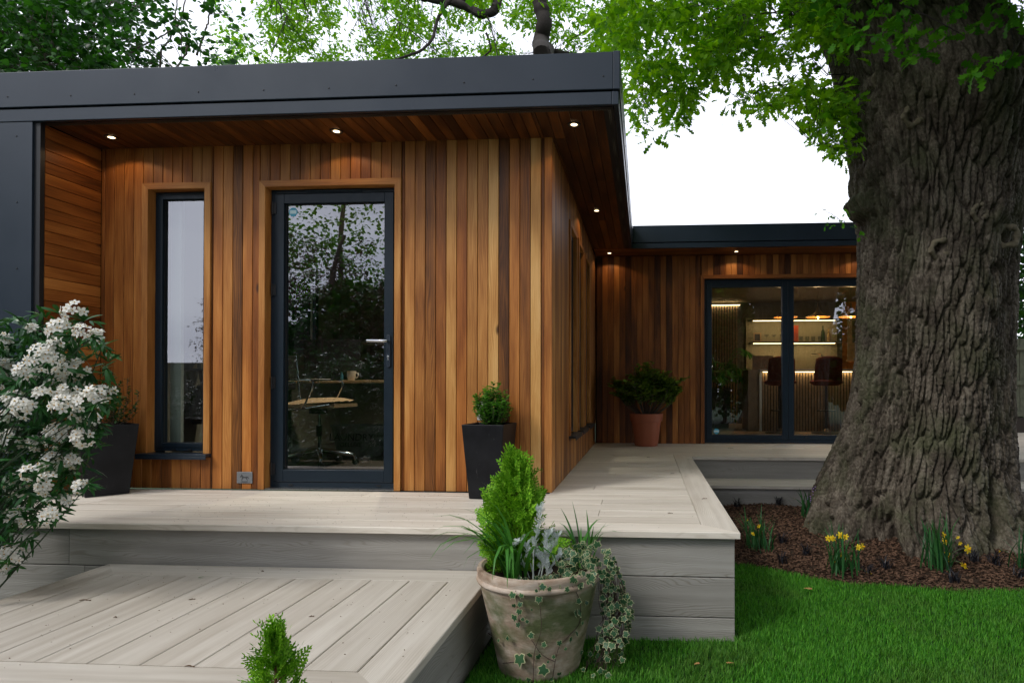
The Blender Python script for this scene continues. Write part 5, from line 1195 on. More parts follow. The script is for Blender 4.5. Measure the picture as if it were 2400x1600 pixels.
# bluebells by the trunk
r0 = bed_at(*z9(850, 430)); bl = tuft('bluebell_clump', r0.x, r0.y, r0.z, 22, .18, .30, .009, M_DAFL, 'clump with lilac bell flowers at the left foot of the oak', 'flowers', 61, (.4, 1.1), .04)
M_LIL = leafmat('lilac_petal', (.32, .20, .50), (.45, .30, .62), .2, (1, 1, 1), .6, .2); BELL = daisy(6, .4, .9, .1, .3); bme = tmesh(BELL[0], BELL[1], 'flower', [M_LIL, M_LIL], BELL[2])
for pth in ([(905, 340), (905, 215)], [(875, 360), (870, 280)]):
    y_ = r0.y - .02; MB().tube([at(*z9(*pth[0]), y_), at(*z9(*pth[1]), y_)], .002, 5).build('flower_stem', M_GREENSTEM, bl)
    for k in range(7):
        u = k / 6; p = at(*z9(*pth[1]), y_).lerp(at(*z9(*pth[0]), y_), u * .5); o = bpy.data.objects.new('flower', bme); put(o, p + Vector((.010 * (-1) ** k, -.008, 0)), bl); o.rotation_euler = (PI, .4 * (-1) ** k, k); o.scale = (.008,) * 3
# black grass tufts
for k, (x, y) in enumerate(((375, 365), (660, 350), (690, 610), (690, 745), (850, 690), (1400, 790), (1270, 850), (1870, 880), (2010, 740), (2320, 860), (2150, 760))):
    r0 = bed_at(*z9(x, y)); w_ = ('nearest the rear step', 'behind the deck corner clump', 'right of the deck corner clump', 'at the lawn edge in front of the deck corner clump', 'between the first two daffodil clumps', 'right of the second daffodil clump', 'at the lawn edge under the second daffodil clump', 'at the lawn edge right of the third daffodil clump', 'behind the third daffodil clump', 'at the far right edge of the bed', 'between the third and fourth daffodil clumps')[k]
    tuft('black_grass_tuft', r0.x, r0.y, r0.z, 30, .07, .15, .0035, M_MONDO, 'low tuft of black grass ' + w_, 'plant', 70 + k, (.8, 1.6), .015, 'tufts of black grass in the mulch', parts=False)
# bark chips
rs3 = np.random.RandomState(77); M_CHIP = leafmat('bark_chip', (.020, .012, .008), (.16, .092, .060), 0, None, .8, .2)
CHV = np.array([(x * (.5 - .12 * (z > 0)), y * (.5 - .1 * (z > 0)) + .06 * x, z * .5) for z in (-1, 1) for y in (-1, 1) for x in (-1, 1)]); CHF = [(0, 2, 3, 1), (4, 5, 7, 6), (0, 1, 5, 4), (2, 6, 7, 3), (0, 4, 6, 2), (1, 3, 7, 5)]
P_ = []
while len(P_) < 19000:
    x = rs3.uniform(.46, 4.6); y = rs3.uniform(bed_edge(x) + .0, 6.3)
    if x > 1.55 and y > 5.7 or (x - 2.45) ** 2 / .62 + (y - 5.66) ** 2 / .30 < 1 or rs3.rand() < (y - 4.3) * .12: continue
    P_.append((x, y, bed_z(x, y) + rs3.uniform(0, .012)))
P_ = np.array(P_); Sz = np.stack([rs3.uniform(.006, .016, len(P_)), rs3.uniform(.014, .040, len(P_)), rs3.uniform(.003, .008, len(P_))], 1)
merged(CHV, CHF, rots(len(P_), tilt=.5, rs=rs3) * Sz[:, None, :], P_, 'bark_chips', M_CHIP, None, smooth=False)
tag(bpy.data.objects['bark_chips'], 'brown bark chips covering the bed round the oak', 'mulch')
# grass
rs4 = np.random.RandomState(88); M_GRASS = leafmat('grass_blade', (.020, .15, .010), (.14, .40, .040), .35, (1.3, 1.3, .6), .45, .35, (1.6, (.03, .13, .015), (.14, .30, .045)))
def blades(n_, x0, x1, y0, seed):
    r_ = np.random.RandomState(seed); x = r_.uniform(x0, x1, n_); y = y0 + r_.rand(n_) ** 1.15 * (4.95 - y0)
    ed = np.array([bed_edge(q) for q in x]); k = (y < ed + .015) & ~((x < .47) & (y > 3.29)) & ~((x < -.78) & (x > -2.93) & (y > 1.9)) & ((x - PX) ** 2 + (y - PY) ** 2 > .17 ** 2)
    x, y = x[k], y[k]; n_ = len(x); a = r_.rand(n_) * 2 * PI; pt = fbm(x * 2.2, y * 2.2, 3, 5); ln = (.016 + .020 * r_.rand(n_)) * (.7 + .7 * pt); be = .25 + .7 * r_.rand(n_); w_ = .0013 + .0009 * r_.rand(n_)
    ca, sa = np.cos(a), np.sin(a); M_ = np.zeros((n_, 3, 3)); M_[:, 0, 0] = ca * w_; M_[:, 1, 0] = sa * w_; M_[:, 0, 1] = -sa * ln * be; M_[:, 1, 1] = ca * ln * be; M_[:, 2, 2] = ln
    return M_, np.stack([x, y, np.full(n_, GZ - .002) + .004 * np.sin(x * 3) * np.sin(y * 2.3)], 1)
BLV = np.array([(-1, 0, 0), (1, 0, 0), (.8, .22, .6), (-.8, .22, .6), (0, .75, 1)]); BLF = [(0, 1, 2, 3), (3, 2, 4)]
Ma, Ta = blades(235000, -1.0, 3.4, 2.55, 1); Mb, Tb = blades(14000, -4.6, -2.9, 1.6, 2); gr_ = merged(BLV, BLF, np.concatenate([Ma, Mb]), np.concatenate([Ta, Tb]), 'grass', M_GRASS, None)
tag(gr_, 'short mown green lawn grass', 'grass')
# ------------------------------------------------------------------ small things outside
pl = thing('plaque', (-2.855, 4.392, .043), 'small pewter grey plaque with a rocking horse, screwed to the boards left of the door', 'plaque')
M_PEW = plain('pewter', (.22, .235, .25), .45, .6, .5, 60, .12); M_ENG = plain('engraving', (.05, .055, .06), .6); q0 = (-2.913, 4.3925, .043)
MB().box(-2.913, -2.797, 4.3930, 4.3965, .043, .125).build('plate', M_PEW, pl, bevel=.0012)
eg = MB(); O_, U_, V_, N_ = (-2.855, 4.3928, .085), (1, 0, 0), (0, 0, 1), (0, -1, 0)
horse = [(-.030, .010), (-.034, .002), (-.028, .000), (-.021, .006), (-.019, -.006), (-.023, -.020), (-.018, -.021), (-.012, -.008), (-.006, -.004), (.008, -.005), (.012, -.010), (.020, -.020), (.024, -.018), (.018, -.007), (.021, .000), (.030, -.010), (.033, -.008), (.026, .006), (.018, .008), (.002, .005), (-.010, .009), (-.018, .020), (-.022, .024), (-.024, .017)]
for a, b_ in ((0, 0),):
    eg.prism(horse, O_, U_, V_, N_, .0006)
eg.prism([(-.026, -.022)] + [(x, -.030 + (x / .030) ** 2 * .007) for x in np.linspace(-.026, .028, 9)] + [(.028, -.0215)] + [(x, -.0265 + (x / .030) ** 2 * .006) for x in np.linspace(.026, -.024, 9)], O_, U_, V_, N_, .0006)
eg.build('rocking_horse_emblem', M_ENG, pl)
for z, w_ in ((.118, .034), (.057, .034), (.052, .056), (.048, .040)):
    for k in range(int(w_ / .0055)): x = -2.855 - w_ / 2 + (k + .5) * .0055; MB().box(x - .0019, x + .0019, 4.3922, 4.3929, z - .0012, z + .0012).build('lettering', M_ENG, pl)
for x in (-2.908, -2.802):
    for z in (.048, .120): MB().prism([(.0028 * math.cos(g), .0028 * math.sin(g)) for g in [2 * PI * k / 8 for k in range(8)]], (x, 4.3929, z), U_, V_, N_, .0015).build('screw', STEEL, pl)
M_PGREY = plain('pale_grey_plastic', (.42, .40, .37), .5)
gb = MB().frust(-1.155, -1.075, 4.335, 4.378, .50, -1.165, -1.095, 4.34, 4.378, .635); tag(gb.build('outdoor_socket_box', M_PGREY, bevel=.004), 'small pale grey box on the wall behind the box shrub of the right planter', 'socket box')
# fallen catkins and leaves on the boards and the lawn
M_CAT = plain('dry_catkin', (.10, .055, .025), .9, 0, .1); M_LGRN = leafmat('fallen_green', (.03, .12, .02), (.05, .18, .03), .1); M_LDRY = leafmat('dry_leaf', (.35, .16, .05), (.45, .25, .10), .1)
rs_ = np.random.RandomState(5)
for px, py, z, ln, w_ in ((200, 1407, SZ, .075, 'near the left edge of the lower step'), (450, 1405, SZ, .04, 'in the middle of the lower step'), (445, 1562, SZ, .05, 'on the front border of the lower step'), (730, 1445, SZ, .03, 'right of the near conifer tip on the lower step'), (270, 1447, SZ, .02, 'a short one on the lower step'), (1575, 1110, 0, .05, 'beside the diagonal joint of the upper deck'), (1650, 1169, 0, .06, 'on the long edge board of the upper deck'), (1519, 1072, 0, .05, 'before the far terracotta coloured pot'), (1712, 1050, 0, .09, 'before the wide glazed doors'), (1570, 1203, 0, .04, 'near the front corner of the upper deck'), (615, 1339, SZ, .02, 'on the back border of the lower step')):
    r = at(px, py, 1) - EYE; p = EYE + r * ((z - CAMH) / r.z); a = rs_.rand() * .8; q = [p + Vector((math.cos(a) * ln * .7 * (u - .5) + .004 * math.sin(u * 9), math.sin(a) * ln * .7 * (u - .5) + .006 * math.sin(u * 5), .004)) for u in np.linspace(0, 1, 9)]
    tag(MB().tube(q, [.001 + .0013 * abs(math.sin(i * 2.1)) for i in range(9)], 5).build('fallen_catkin', M_CAT, smooth=True), 'dry brown catkin lying ' + w_, 'catkin', 'fallen catkins on the boards')
def flat_leaf(px, py, z, s_, mat, label):
    r = at(px, py, 1) - EYE; p = EYE + r * ((z - CAMH) / r.z); me = tmesh(OAK[0] * [[s_, s_, s_ * .4]], OAK[1], 'fallen_leaf', mat); o = bpy.data.objects.new('fallen_leaf', me); put(o, p + Vector((0, 0, s_ * .1 + .002)), None); o.rotation_euler = (.1, .1, rs_.rand() * 6); tag(o, label, 'leaf')
flat_leaf(1884, 1380, GZ + .03, .05, M_LDRY, 'orange dry leaf lying on the lawn near the bed'); flat_leaf(480, 1352, SZ, .03, M_LGRN, 'small green leaf on the back border of the lower step')
flat_leaf(1002, 1334, SZ, .025, M_LGRN, 'small green leaf by the riser left of the large pot'); flat_leaf(1627, 1558, GZ + .03, .03, M_LDRY, 'pale dry leaf on the lawn before the deck corner'); flat_leaf(1720, 1555, GZ + .03, .035, M_LDRY, 'dry brown leaf on the lawn right of the deck corner')
flat_leaf(1617, 1077, 0, .04, M_LGRN, 'green leaf on the far end of the edge board')
# debris specks
n_ = 520; P_ = np.zeros((n_, 3)); 
for i in range(n_):
    if i < 170: P_[i] = (rs_.uniform(-2.85, -.85), rs_.uniform(1.95, 3.27), SZ + .0015)
    else: P_[i] = (rs_.uniform(-3.6, 3.2), rs_.uniform(3.3, 7.9), .0015)
    if P_[i][1] > 4.35 and P_[i][0] < -.6 or (P_[i][0] > .45 and P_[i][1] < 6.75): P_[i] = (rs_.uniform(-2.85, -.85), rs_.uniform(3.3, 4.3), .0015)
merged(CHV, CHF, rots(n_, tilt=.3, rs=rs_) * np.stack([rs_.uniform(.001, .0035, n_), rs_.uniform(.001, .006, n_), np.full(n_, .0012)], 1)[:, None, :], P_, 'plant_debris', M_CAT, None, smooth=False); tag(bpy.data.objects['plant_debris'], 'tiny brown specks of plant debris scattered on the decking', 'debris')

# ------------------------------------------------------------------ office behind the glazed door
FZ = .02; M_OAKW = plain('oak_desk', (.42, .27, .14), .5, 0, .4, 20, .15); M_CREAM = plain('cream_glaze', (.62, .55, .46), .35); M_BLK = plain('black_plastic', (.012, .012, .013), .45); M_CUSH = plain('linen_cushion', (.50, .34, .20), .9, 0, .1, 60, .15, .3); M_PAPER = plain('paper', (.6, .6, .62), .8)
dk_ = thing('desk', (-3.0, 6.3, FZ), 'long pale wooden desk behind the office chair', 'desk')
MB().box(-3.85, -1.9, 5.95, 6.65, .765, .79).build('desk_top', M_OAKW, dk_, bevel=.003)
for x in (-3.8, -1.95): MB().box(x - .03, x + .03, 6.5, 6.6, FZ, .765).build('leg', M_BLK, dk_)
mg = MB().lathe([(0, 0), (.032, 0), (.038, .02), (.043, .09), (.040, .09), (.034, .02), (0, .012)], (-2.84, 6.02, .79), 24).tube([(-2.80, 6.02, .86), (-2.775, 6.02, .86), (-2.77, 6.02, .835), (-2.785, 6.02, .815), (-2.803, 6.02, .812)], .005, 6)
tag(mg.build('mug', M_CREAM, smooth=True), 'cream coloured mug standing on the desk', 'mug')
tag(MB().box(-3.62, -3.25, 5.98, 6.2, .790, .800).box(-3.55, -3.15, 6.0, 6.22, .8001, .806).build('paper_stack', M_PAPER), 'stack of white papers on the left end of the desk', 'papers')
tag(MB().lathe([(0, 0), (.014, 0), (.014, .05), (.006, .06), (.006, .08), (0, .08)], (-2.95, 6.05, .79), 14).build('small_bottle', plain('teal_plastic', (.02, .10, .13), .4), smooth=True), 'small teal bottle left of the mug', 'bottle')
mn = thing('monitor', (-3.2, 6.45, .79), 'dark computer monitor at the back of the desk', 'monitor'); MB().box(-3.55, -2.95, 6.44, 6.47, .88, 1.22).build('screen', M_BLK, mn, bevel=.003); MB().box(-3.27, -3.23, 6.46, 6.49, .79, .90).box(-3.35, -3.15, 6.40, 6.55, .79, .798).build('stand', M_BLK, mn)
chz = thing('office_chair', (-2.95, 5.62, FZ), 'chrome framed swivel office chair with a beige seat cushion', 'chair'); cx_, cy_ = -2.95, 5.62
def ch_pt(u, v, z): return (cx_ + u, cy_ + v, z)
st_ = MB().tube([ch_pt(0, 0, .14), ch_pt(0, 0, .50)], .019, 14); st_.build('column', CHROME, chz, smooth=True); MB().tube([ch_pt(0, 0, .28), ch_pt(0, 0, .38)], .026, 14).build('sleeve', M_BLK, chz, smooth=True)
MB().box(cx_ - .07, cx_ + .05, cy_ - .06, cy_ + .06, .485, .53).build('mechanism', M_BLK, chz, bevel=.01)
for k in range(5):
    a = math.radians(12 + 72 * k); e_ = (math.cos(a) * .31, math.sin(a) * .31)
    MB().tube([ch_pt(0, 0, .16), ch_pt(e_[0] * .5, e_[1] * .5, .135), ch_pt(e_[0] * .93, e_[1] * .93, .115), ch_pt(*e_, .10), ch_pt(e_[0] * 1.02, e_[1] * 1.02, .06)], [.026, .020, .016, .014, .010], 12).build('base_arm', CHROME, chz, smooth=True)
    c_ = ch_pt(e_[0] * 1.02, e_[1] * 1.02, FZ + .028)
    MB().tube([(c_[0] - .012 * math.sin(a), c_[1] + .012 * math.cos(a) - .02, c_[2]), (c_[0], c_[1] + .02, c_[2])], .028, 14).build('castor', M_BLK, chz, smooth=True)
for s in (-.24, .24):
    MB().tube(curve_pts([ch_pt(-.36, s, 1.02), ch_pt(-.335, s, .80), ch_pt(-.315, s, .63), ch_pt(-.25, s, .545), ch_pt(-.1, s, .53), ch_pt(.22, s, .575)], 6), .011, 10).build('side_rail', CHROME, chz, smooth=True)
    MB().tube(curve_pts([ch_pt(-.33, s * 1.08, .775), ch_pt(-.1, s * 1.12, .785), ch_pt(.05, s * 1.12, .785), ch_pt(.085, s * 1.12, .75), ch_pt(.04, s * 1.12, .64), ch_pt(-.01, s * 1.08, .55), ch_pt(-.06, s, .535)], 5), .009, 10).build('armrest', CHROME, chz, smooth=True)
seat = MB()
for i in range(9):
    for j in range(7):
        u, v = i / 8, j / 6; seat.v.append(ch_pt(-.27 + .52 * u, -.23 + .46 * v, .565 + .035 * u + .045 * math.sin(PI * u) ** .5 * math.sin(PI * v) ** .5 + .006 * math.sin(u * 20) * math.sin(v * 17)))
seat.f += [(i * 7 + j, (i + 1) * 7 + j, (i + 1) * 7 + j + 1, i * 7 + j + 1) for i in range(8) for j in range(6)]; seat.m += [0] * 48
seat.box(cx_ - .26, cx_ + .25, cy_ - .225, cy_ + .225, .545, .575); seat.build('seat_cushion', M_CUSH, chz, smooth=True)
MB().box(cx_ - .37, cx_ - .35, cy_ - .23, cy_ + .23, .70, 1.02).build('backrest', M_BLK, chz, bevel=.008)
tub = thing('laundry_tub', (-2.93, 6.35, FZ), 'pale grey oval laundry tub with dark lettering under the desk', 'tub'); M_TUB = plain('tub_enamel', (.19, .20, .185), .5, .0, .4, 10, .15)
MB().lathe([(0, .0), (.235, .0), (.30, .30), (.31, .30), (.31, .315), (.295, .315), (.23, .02), (0, .02)], (-2.93, 6.42, FZ), 40, 0, 1, .62).build('container', M_TUB, tub, smooth=True)
text('LAUNDRY', .10, 'lettering', M_BLK, tub, (-2.94, 6.236, FZ + .20), (math.radians(82), 0, 0)); text('DELUXE', .062, 'lettering', M_BLK, tub, (-2.95, 6.247, FZ + .125), (math.radians(82), 0, 0)); text('&', .07, 'lettering', M_BLK, tub, (-2.745, 6.272, FZ + .165), (math.radians(82), 0, math.radians(28)))
for k, s in enumerate(('WASH', 'DRY', 'FOLD')): text(s, .04, 'lettering', M_BLK, tub, (-2.695, 6.295, FZ + .21 - k * .043), (math.radians(82), 0, math.radians(40)))
# shelf unit seen through the tall window
lad = thing('ladder_shelf', (-3.72, 6.2, FZ), 'leaning grey ladder shelf seen through the tall window', 'shelf'); M_GRW = plain('grey_wood', (.12, .12, .115), .6, 0, .3, 20, .2)
Yl = 5.3
def wp(x, y, Y): p = at(x, y, Y); return (p.x, p.y, p.z)
for pth in (((416, 750), (418, 1040)), ((450, 765), (500, 1040))): MB().tube([wp(*pth[0], Yl), wp(*pth[1], Yl)], .017, 4).build('post', M_GRW, lad)
for y in (866, 978): a_ = at(404, y, Yl); b_ = at(500, y, Yl); MB().box(a_.x, b_.x, Yl - .10, Yl + .12, a_.z - .008, a_.z + .008).build('shelf_board', M_GRW, lad)
p = at(436, 866, Yl - .02); pb = MB().lathe([(0, 0), (.045, 0), (.075, .05), (.085, .085), (.078, .085), (0, .07)], (p.x, p.y, p.z + .010), 26)
tag(pb.build('bowl', plain('stone_bowl', (.20, .21, .22), .7, 0, .3, 50, .3, .4), smooth=True), 'speckled grey bowl planted with succulents on the ladder shelf', 'bowl')
rs_ = np.random.RandomState(3); cen = np.array([(p.x + rs_.uniform(-.06, .06), p.y + rs_.uniform(-.04, .04), p.z + .10 + rs_.uniform(0, .015)) for _ in range(26)]); M_, T_ = clusters(cen, 5, .03, .015, rs_); sc_ = merged(SMALL[0], SMALL[1], M_, T_, 'succulent', M_BOXD, None, kind=None); tag(sc_, 'small green succulent in the grey bowl', 'plant')
p = at(452, 950, 5.2); bg_ = MB().lathe([(0, 0), (.10, .0), (.12, .12), (.10, .26), (.05, .33), (0, .34)], (p.x + .02, p.y + .1, p.z - .16), 18, 0, 1, .6); tag(bg_.build('backpack', M_BLK, smooth=True), 'black bag hanging behind the ladder shelf', 'bag')
nb = thing('pin_board', (-2.0, 7.98, 1.0), 'cream wall cupboard with a dark slot at the right of the office back wall', 'cupboard'); MB().box(-2.95, -2.3, 7.9, 8.04, 1.62, 2.02).build('panel', plain('khaki_panel', (.16, .13, .06), .7), nb); MB().box(-2.85, -2.45, 7.89, 7.899, 1.70, 1.75).build('slot', M_BLK, nb)
wsf = thing('wall_shelf', (-3.0, 7.8, 1.2), 'long cream wall shelf across the back of the office', 'shelf'); MB().box(-3.9, -1.6, 7.75, 8.04, 1.25, 1.29).build('shelf_board', plain('cream_paint', (.34, .30, .22), .6), wsf); MB().box(-3.9, -3.55, 7.8, 8.04, .86, 1.25).build('door', plain('cream_paint2', (.26, .22, .15), .6), wsf)

def room_spot(x, y, z, e_, label):
    tag(MB().disc((x, y, z), .035, 20, 0, -1).build('ceiling_spot', LENS), label, 'ceiling light')
    ld = bpy.data.lights.new('ceiling_beam', 'SPOT'); ld.energy = e_; ld.color = (1, .86, .70); ld.spot_size = math.radians(110); ld.spot_blend = .6; ld.shadow_soft_size = .03
    lo = bpy.data.objects.new('ceiling_beam', ld); COL.objects.link(lo); lo.location = (x, y, z - .01)
room_spot(-2.35, 5.85, 2.397, 130, 'small lit recessed spot in the office ceiling')
# ------------------------------------------------------------------ bar in the rear wing
BZ = .03; CYF = 10.12
LED = plain('led_strip', (.9, .8, .6), .5, emit=(1, .70, .34), es=7); M_SLAT = plain('oak_slat', (.26, .17, .10), .55, 0, .4, 16, .2); M_STONE = plain('pale_counter', (.42, .40, .37), .35, 0, .5, 12, .08); M_WHITE = plain('white_edge', (.75, .75, .74), .4)
ct = thing('bar_counter', (2.7, 10.5, BZ), 'bar counter fronted with vertical oak slats and a glowing light strip under its top', 'bar counter')
MB().box(1.77, 3.9, CYF - .06, 10.75, .955, .99).build('counter_top', M_STONE, ct, bevel=.002); MB().box(1.60, 1.765, CYF + .01, 10.75, BZ, .985).build('end_panel', plain('end_panel_wood', (.22, .15, .09), .5, nscale=9), ct)
MB().box(1.77, 1.803, CYF - .03, CYF + .01, BZ, .955).build('edge_trim', M_WHITE, ct); MB().box(1.80, 3.9, CYF + .02, CYF + .05, BZ, .955).build('back_panel', M_BLK, ct)
sme = MB().box(-.014, .014, -.01, .01, 0, .90).mesh('slat', M_SLAT, (0, 0, 0))
for i in range(47): o = bpy.data.objects.new('slat', sme); put(o, (1.832 + i * .0445, CYF, BZ + .005), ct)
MB().box(1.82, 3.9, CYF - .045, CYF - .02, .944, .954).build('light_strip', LED, ct)
ws_ = thing('slatted_wall_panel', (1.35, 12.1, BZ), 'dark vertical slat panel lit from its top at the left of the bar room', 'wall panel')
MB().box(.9, 1.8, 12.12, 12.15, BZ, 2.25).build('back_panel', M_BLK, ws_); sm2 = MB().box(-.013, .013, -.012, .012, 0, 2.2).mesh('slat', plain('dark_slat', (.12, .075, .04), .6), (0, 0, 0))
for i in range(16): o = bpy.data.objects.new('slat', sm2); put(o, (.95 + i * .05, 12.105, BZ), ws_)
MB().box(.92, 1.76, 12.06, 12.09, 2.235, 2.245).build('light_strip', LED, ws_)
YS = 11.9
for nm, z, lb_ in (('upper', 1.93, 'upper lit wall shelf behind the bar'), ('lower', 1.515, 'lower lit wall shelf behind the bar holding glasses')):
    sh = thing('wall_shelf', (2.7, YS, z), lb_, 'shelf'); MB().box(1.93, 3.48, YS - .02, 12.19, z, z + .025).build('shelf_board', M_BLK, sh); MB().box(1.97, 3.44, YS - .022, YS - .006, z - .013, z - .001).build('light_strip', LED, sh)
def strip_glow(x0, x1, y, z, e_):
    ld = bpy.data.lights.new('strip_glow', 'AREA'); ld.shape = 'RECTANGLE'; ld.size = x1 - x0; ld.size_y = .02; ld.energy = e_; ld.color = (1, .70, .36)
    lo = bpy.data.objects.new('strip_glow', ld); COL.objects.link(lo); lo.location = ((x0 + x1) / 2, y, z); lo.rotation_euler = (math.radians(18), 0, 0)
strip_glow(1.97, 3.44, YS + .0, 1.912, 2.3); strip_glow(1.97, 3.44, YS + .0, 1.498, 2.3); strip_glow(1.83, 3.9, CYF - .035, .940, 2.5); strip_glow(.92, 1.76, 12.075, 2.23, 2.0)
tag(MB().box(1.88, 3.55, 12.14, 12.19, .9, 2.0).build('splashback', plain('olive_wall', (.27, .23, .15), .7)), 'olive painted panel behind the bar shelves', 'panel')
zs_ = 1.542; M_GLASSW = glassmat('drinking_glass', (.9, .92, .92), 1.7)
for i, x in enumerate((2.23, 2.37, 2.51, 2.86, 2.97, 3.08, 3.2)):
    if i < 3: g = MB().lathe([(.035, 0), (.004, .006), (.004, .09), (.05, .135), (.048, .137), (.003, .095)], (x, YS + .10, zs_), 18); w_ = ('left', 'middle', 'right')[i] + ' of the three stemmed cocktail glasses on the lower shelf'
    else: g = MB().lathe([(0, 0), (.034, 0), (.038, .10), (.036, .10), (.031, .008)], (x, YS + .10, zs_), 16); w_ = 'clear tumbler standing ' + ('right beside the orange book', 'second to the right of the orange book', 'third to the right of the orange book', 'nearest the bottles')[i - 3] + ' on the lower shelf'
    o = tag(g.build('cocktail_glass' if i < 3 else 'tumbler', M_GLASSW, smooth=True), w_, 'glass', None if i < 3 else 'tumblers on the lower bar shelf')
for i, (x, h, c_) in enumerate(((3.26, .30, (.03, .05, .02)), (3.36, .24, (.30, .20, .08)))):
    tag(MB().lathe([(0, 0), (.034, 0), (.034, h * .6), (.012, h * .78), (.012, h), (0, h)], (x, YS + .12, zs_), 16).build('bottle', plain('bottle_glass_%s' % 'ab'[i], c_, .15), smooth=True), ('tall dark bottle', 'amber bottle')[i] + ' at the right end of the lower shelf', 'bottle')
M_ORB = plain('orange_cover', (.45, .06, .015), .5)
tag(MB().box(2.68, 2.80, YS + .05, YS + .07, zs_, zs_ + .30).build('picture_book', M_ORB), 'tall orange book standing upright on the lower shelf', 'book')
pf = thing('framed_photo', (2.08, YS + .08, zs_), 'small pale wooden picture frame on the lower shelf', 'photo')
f_ = MB(); frame_box(f_, 1.99, 2.13, zs_, zs_ + .17, YS + .06, YS + .075, .022); f_.build('frame', M_OAKW, pf); MB().box(2.012, 2.108, YS + .066, YS + .07, zs_ + .022, zs_ + .148).build('picture', M_BLK, pf)
M_PEN = plain('pendant_shade', (.55, .44, .28), .6, 0, .4, 20, .15); BULB = plain('warm_bulb', (1, .7, .4), .4, emit=(1, .55, .18), es=7); M_PIN = plain('copper_lining', (.6, .25, .06), .45, .3)
for i, x in enumerate((2.18, 2.68, 3.18)):
    z0 = 1.80; y_ = 10.15; pd_ = thing('pendant_lamp', (x, y_, z0), ('leftmost trumpet shaped pendant lamp, half behind the door frame', 'middle trumpet shaped pendant lamp over the bar', 'right trumpet shaped pendant lamp over the bar nearest the oak')[i], 'lamp')
    MB().lathe([(.185, .0), (.182, .012), (.12, .028), (.07, .055), (.035, .10), (.016, .16), (.008, .22), (.004, .225)], (x, y_, z0), 30).build('lamp_shade', M_PEN, pd_, smooth=True)
    MB().lathe([(.180, -.001), (.115, .018), (.06, .04), (.02, .06)], (x, y_, z0), 30).build('shade_lining', M_PIN, pd_, smooth=True); MB().tube([(x, y_, z0 + .22), (x, y_, 2.30)], .002, 6).build('cable', M_BLK, pd_)
    MB().lathe([(0, -.018), (.014, -.012), (.019, 0), (.014, .014), (.008, .03)], (x, y_, z0 + .0), 16).build('bulb', BULB, pd_, smooth=True)
    ld = bpy.data.lights.new('pendant_glow', 'POINT'); ld.energy = 9; ld.color = (1, .62, .3); ld.shadow_soft_size = .02; lo = bpy.data.objects.new('pendant_glow', ld); COL.objects.link(lo); lo.location = (x, y_, z0 - .045)
room_spot(2.3, 9.4, 2.297, 26, 'small glowing disc added to the bar room ceiling as fill light')  # added lamp that brightens the bar interior
M_RUST = plain('rust_velvet', (.13, .022, .010), .85, 0, .2, 30, .2)
for i, x in enumerate((2.00, 2.68, 3.36)):
    y_ = 9.72; bs = thing('bar_stool', (x, y_, BZ), ('left rust coloured bar stool, half behind the door frame', 'middle rust coloured bar stool before the slatted counter', 'right bar stool mostly hidden by the oak trunk')[i], 'bar stool')
    MB().lathe([(0, 0), (.21, 0), (.215, .012), (.06, .03), (.03, .07), (0, .08)], (x, y_, BZ), 30).build('base', M_BLK, bs, smooth=True); MB().tube([(x, y_, .08), (x, y_, .74)], .024, 14).build('pole', M_BLK, bs, smooth=True)
    MB().tube([(x - .13, y_ - .02, .37), (x - .10, y_ - .10, .37), (x + .10, y_ - .10, .37), (x + .13, y_ - .02, .37)], .010, 8).tube([(x - .13, y_ - .02, .37), (x + .13, y_ - .02, .37)], .010, 8).build('footrest', M_BLK, bs, smooth=True)
    b_ = MB(); nu, nv_ = 9, 9
    for u in range(nu):
        for v in range(nv_):
            a_, t_ = (u / (nu - 1) - .5) * 2, v / (nv_ - 1); w__ = .205 - .015 * t_; b_.v.append((x + a_ * w__, y_ - .19 + .05 * (1 - a_ * a_) * -1 * (t_) + .05 * (1 - t_) + .03 * a_ * a_, .80 + .36 * t_ - .03 * (abs(a_) ** 4) * (t_ > .8)))
    b_.f += [(u * nv_ + v, (u + 1) * nv_ + v, (u + 1) * nv_ + v + 1, u * nv_ + v + 1) for u in range(nu - 1) for v in range(nv_ - 1)]; b_.m += [0] * ((nu - 1) * (nv_ - 1))
    o = b_.build('backrest', M_RUST, bs, smooth=True); so = o.modifiers.new('thick', 'SOLIDIFY'); so.thickness = .035
    MB().lathe([(0, .735), (.17, .74), (.235, .775), (.24, .80), (.20, .825), (0, .83)], (x, y_ - .01, 0), 28, 0, 1, .9).build('seat', M_RUST, bs, smooth=True)
# things on the counter
tag(MB().box(1.72, 2.05, 10.45, 10.47, .99, 1.22).build('chalk_board', plain('dark_print', (.045, .03, .022), .6, nscale=12, namt=.6)), 'dark framed print leaning on the back of the bar counter at its left end', 'print')
tag(MB().box(2.02, 2.2, 10.35, 10.36, .99, 1.18).build('menu_card', M_PAPER), 'cream menu card standing on the counter', 'card')
tp_ = MB().tube(curve_pts([(2.83, 10.5, .99), (2.83, 10.5, 1.2), (2.80, 10.5, 1.235), (2.70, 10.5, 1.24), (2.66, 10.5, 1.235)], 5), .008, 10); tag(tp_.build('tap', CHROME, smooth=True), 'tall chrome tap on the bar counter', 'tap')
tag(MB().box(2.74, 2.98, 10.3, 10.42, .99, 1.02).box(2.78, 2.96, 10.31, 10.41, 1.02, 1.035).build('tray', M_STONE, bevel=.003), 'pale low tray at the foot of the tap', 'tray')
po_ = thing('wall_poster', (3.75, 11.0, 1.2), 'cream illustrated poster on the wall at the right of the bar, cut by the oak', 'poster')
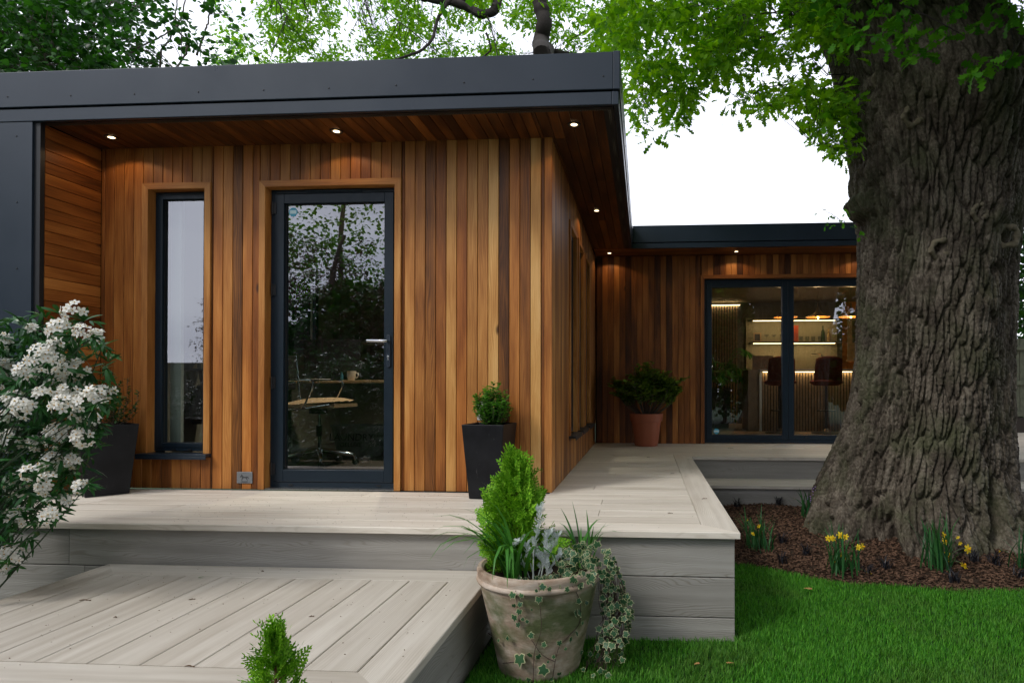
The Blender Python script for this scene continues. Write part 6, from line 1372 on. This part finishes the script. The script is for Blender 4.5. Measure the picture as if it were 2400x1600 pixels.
MB().box(3.60, 4.0, 11.68, 11.70, 1.18, 2.0).build('sheet', plain('aged_paper', (.26, .20, .12), .8, nscale=5, namt=.35), po_); MB().box(3.58, 4.0, 11.66, 11.72, 1.99, 2.02).box(3.58, 4.0, 11.66, 11.72, 1.17, 1.195).build('hanger', M_OAKW, po_); MB().box(3.68, 3.93, 11.676, 11.679, 1.5, 1.9).build('illustration', plain('dim_print', (.06, .06, .03), .8, nscale=14, namt=.8), po_)
# palm in a tall planter
pm = thing('tall_planter', (1.27, 10.9, BZ), 'tall grey textured planter left of the bar holding a palm', 'planter'); MB().frust(1.13, 1.38, 10.78, 11.03, BZ, 1.10, 1.41, 10.75, 11.06, .70).build('container', plain('grey_fibre', (.10, .09, .075), .8, 0, .2, 40, .3), pm, bevel=.006)
pa = thing('parlour_palm', (1.27, 10.9, .68), 'green palm with arching fronds in the tall planter', 'palm'); M_PALM = leafmat('palm_leaf', (.02, .12, .02), (.07, .24, .04), .25)
Ms, Ts = [], []; sb = MB(); rs_ = np.random.RandomState(4)
for k in range(20):
    a = rs_.rand() * 2 * PI; L_ = rs_.uniform(.5, .95); h = rs_.uniform(.1, .85); pth = curve_pts([(1.27, 10.9, .68), (1.27 + .3 * L_ * math.cos(a), 10.9 + .3 * L_ * math.sin(a), .68 + h * .8), (1.27 + .8 * L_ * math.cos(a), 10.9 + .6 * L_ * math.sin(a), .68 + h * .65)], 9); sb.tube(pth, .004, 4, cap=False)
    for i in range(5, len(pth)):
        t = (pth[min(i + 1, len(pth) - 1)] - pth[i - 1]).normalized(); sd_ = t.cross(Vector((0, 0, 1)))
        for sg in (-1, 1): Ms.append(tuple(t * .7 + sd_ * sg - Vector((0, 0, .35)))); Ts.append(tuple(pth[i]))
Ms = np.array(Ms); R = frame_to(Ms, rs_.normal(size=len(Ms)) * .3) * .20; merged(LANCE[0] * [[.35, 1, 1]], LANCE[1], R, np.array(Ts), 'fronds', M_PALM, pa); sb.build('stem', M_GREENSTEM, pa)
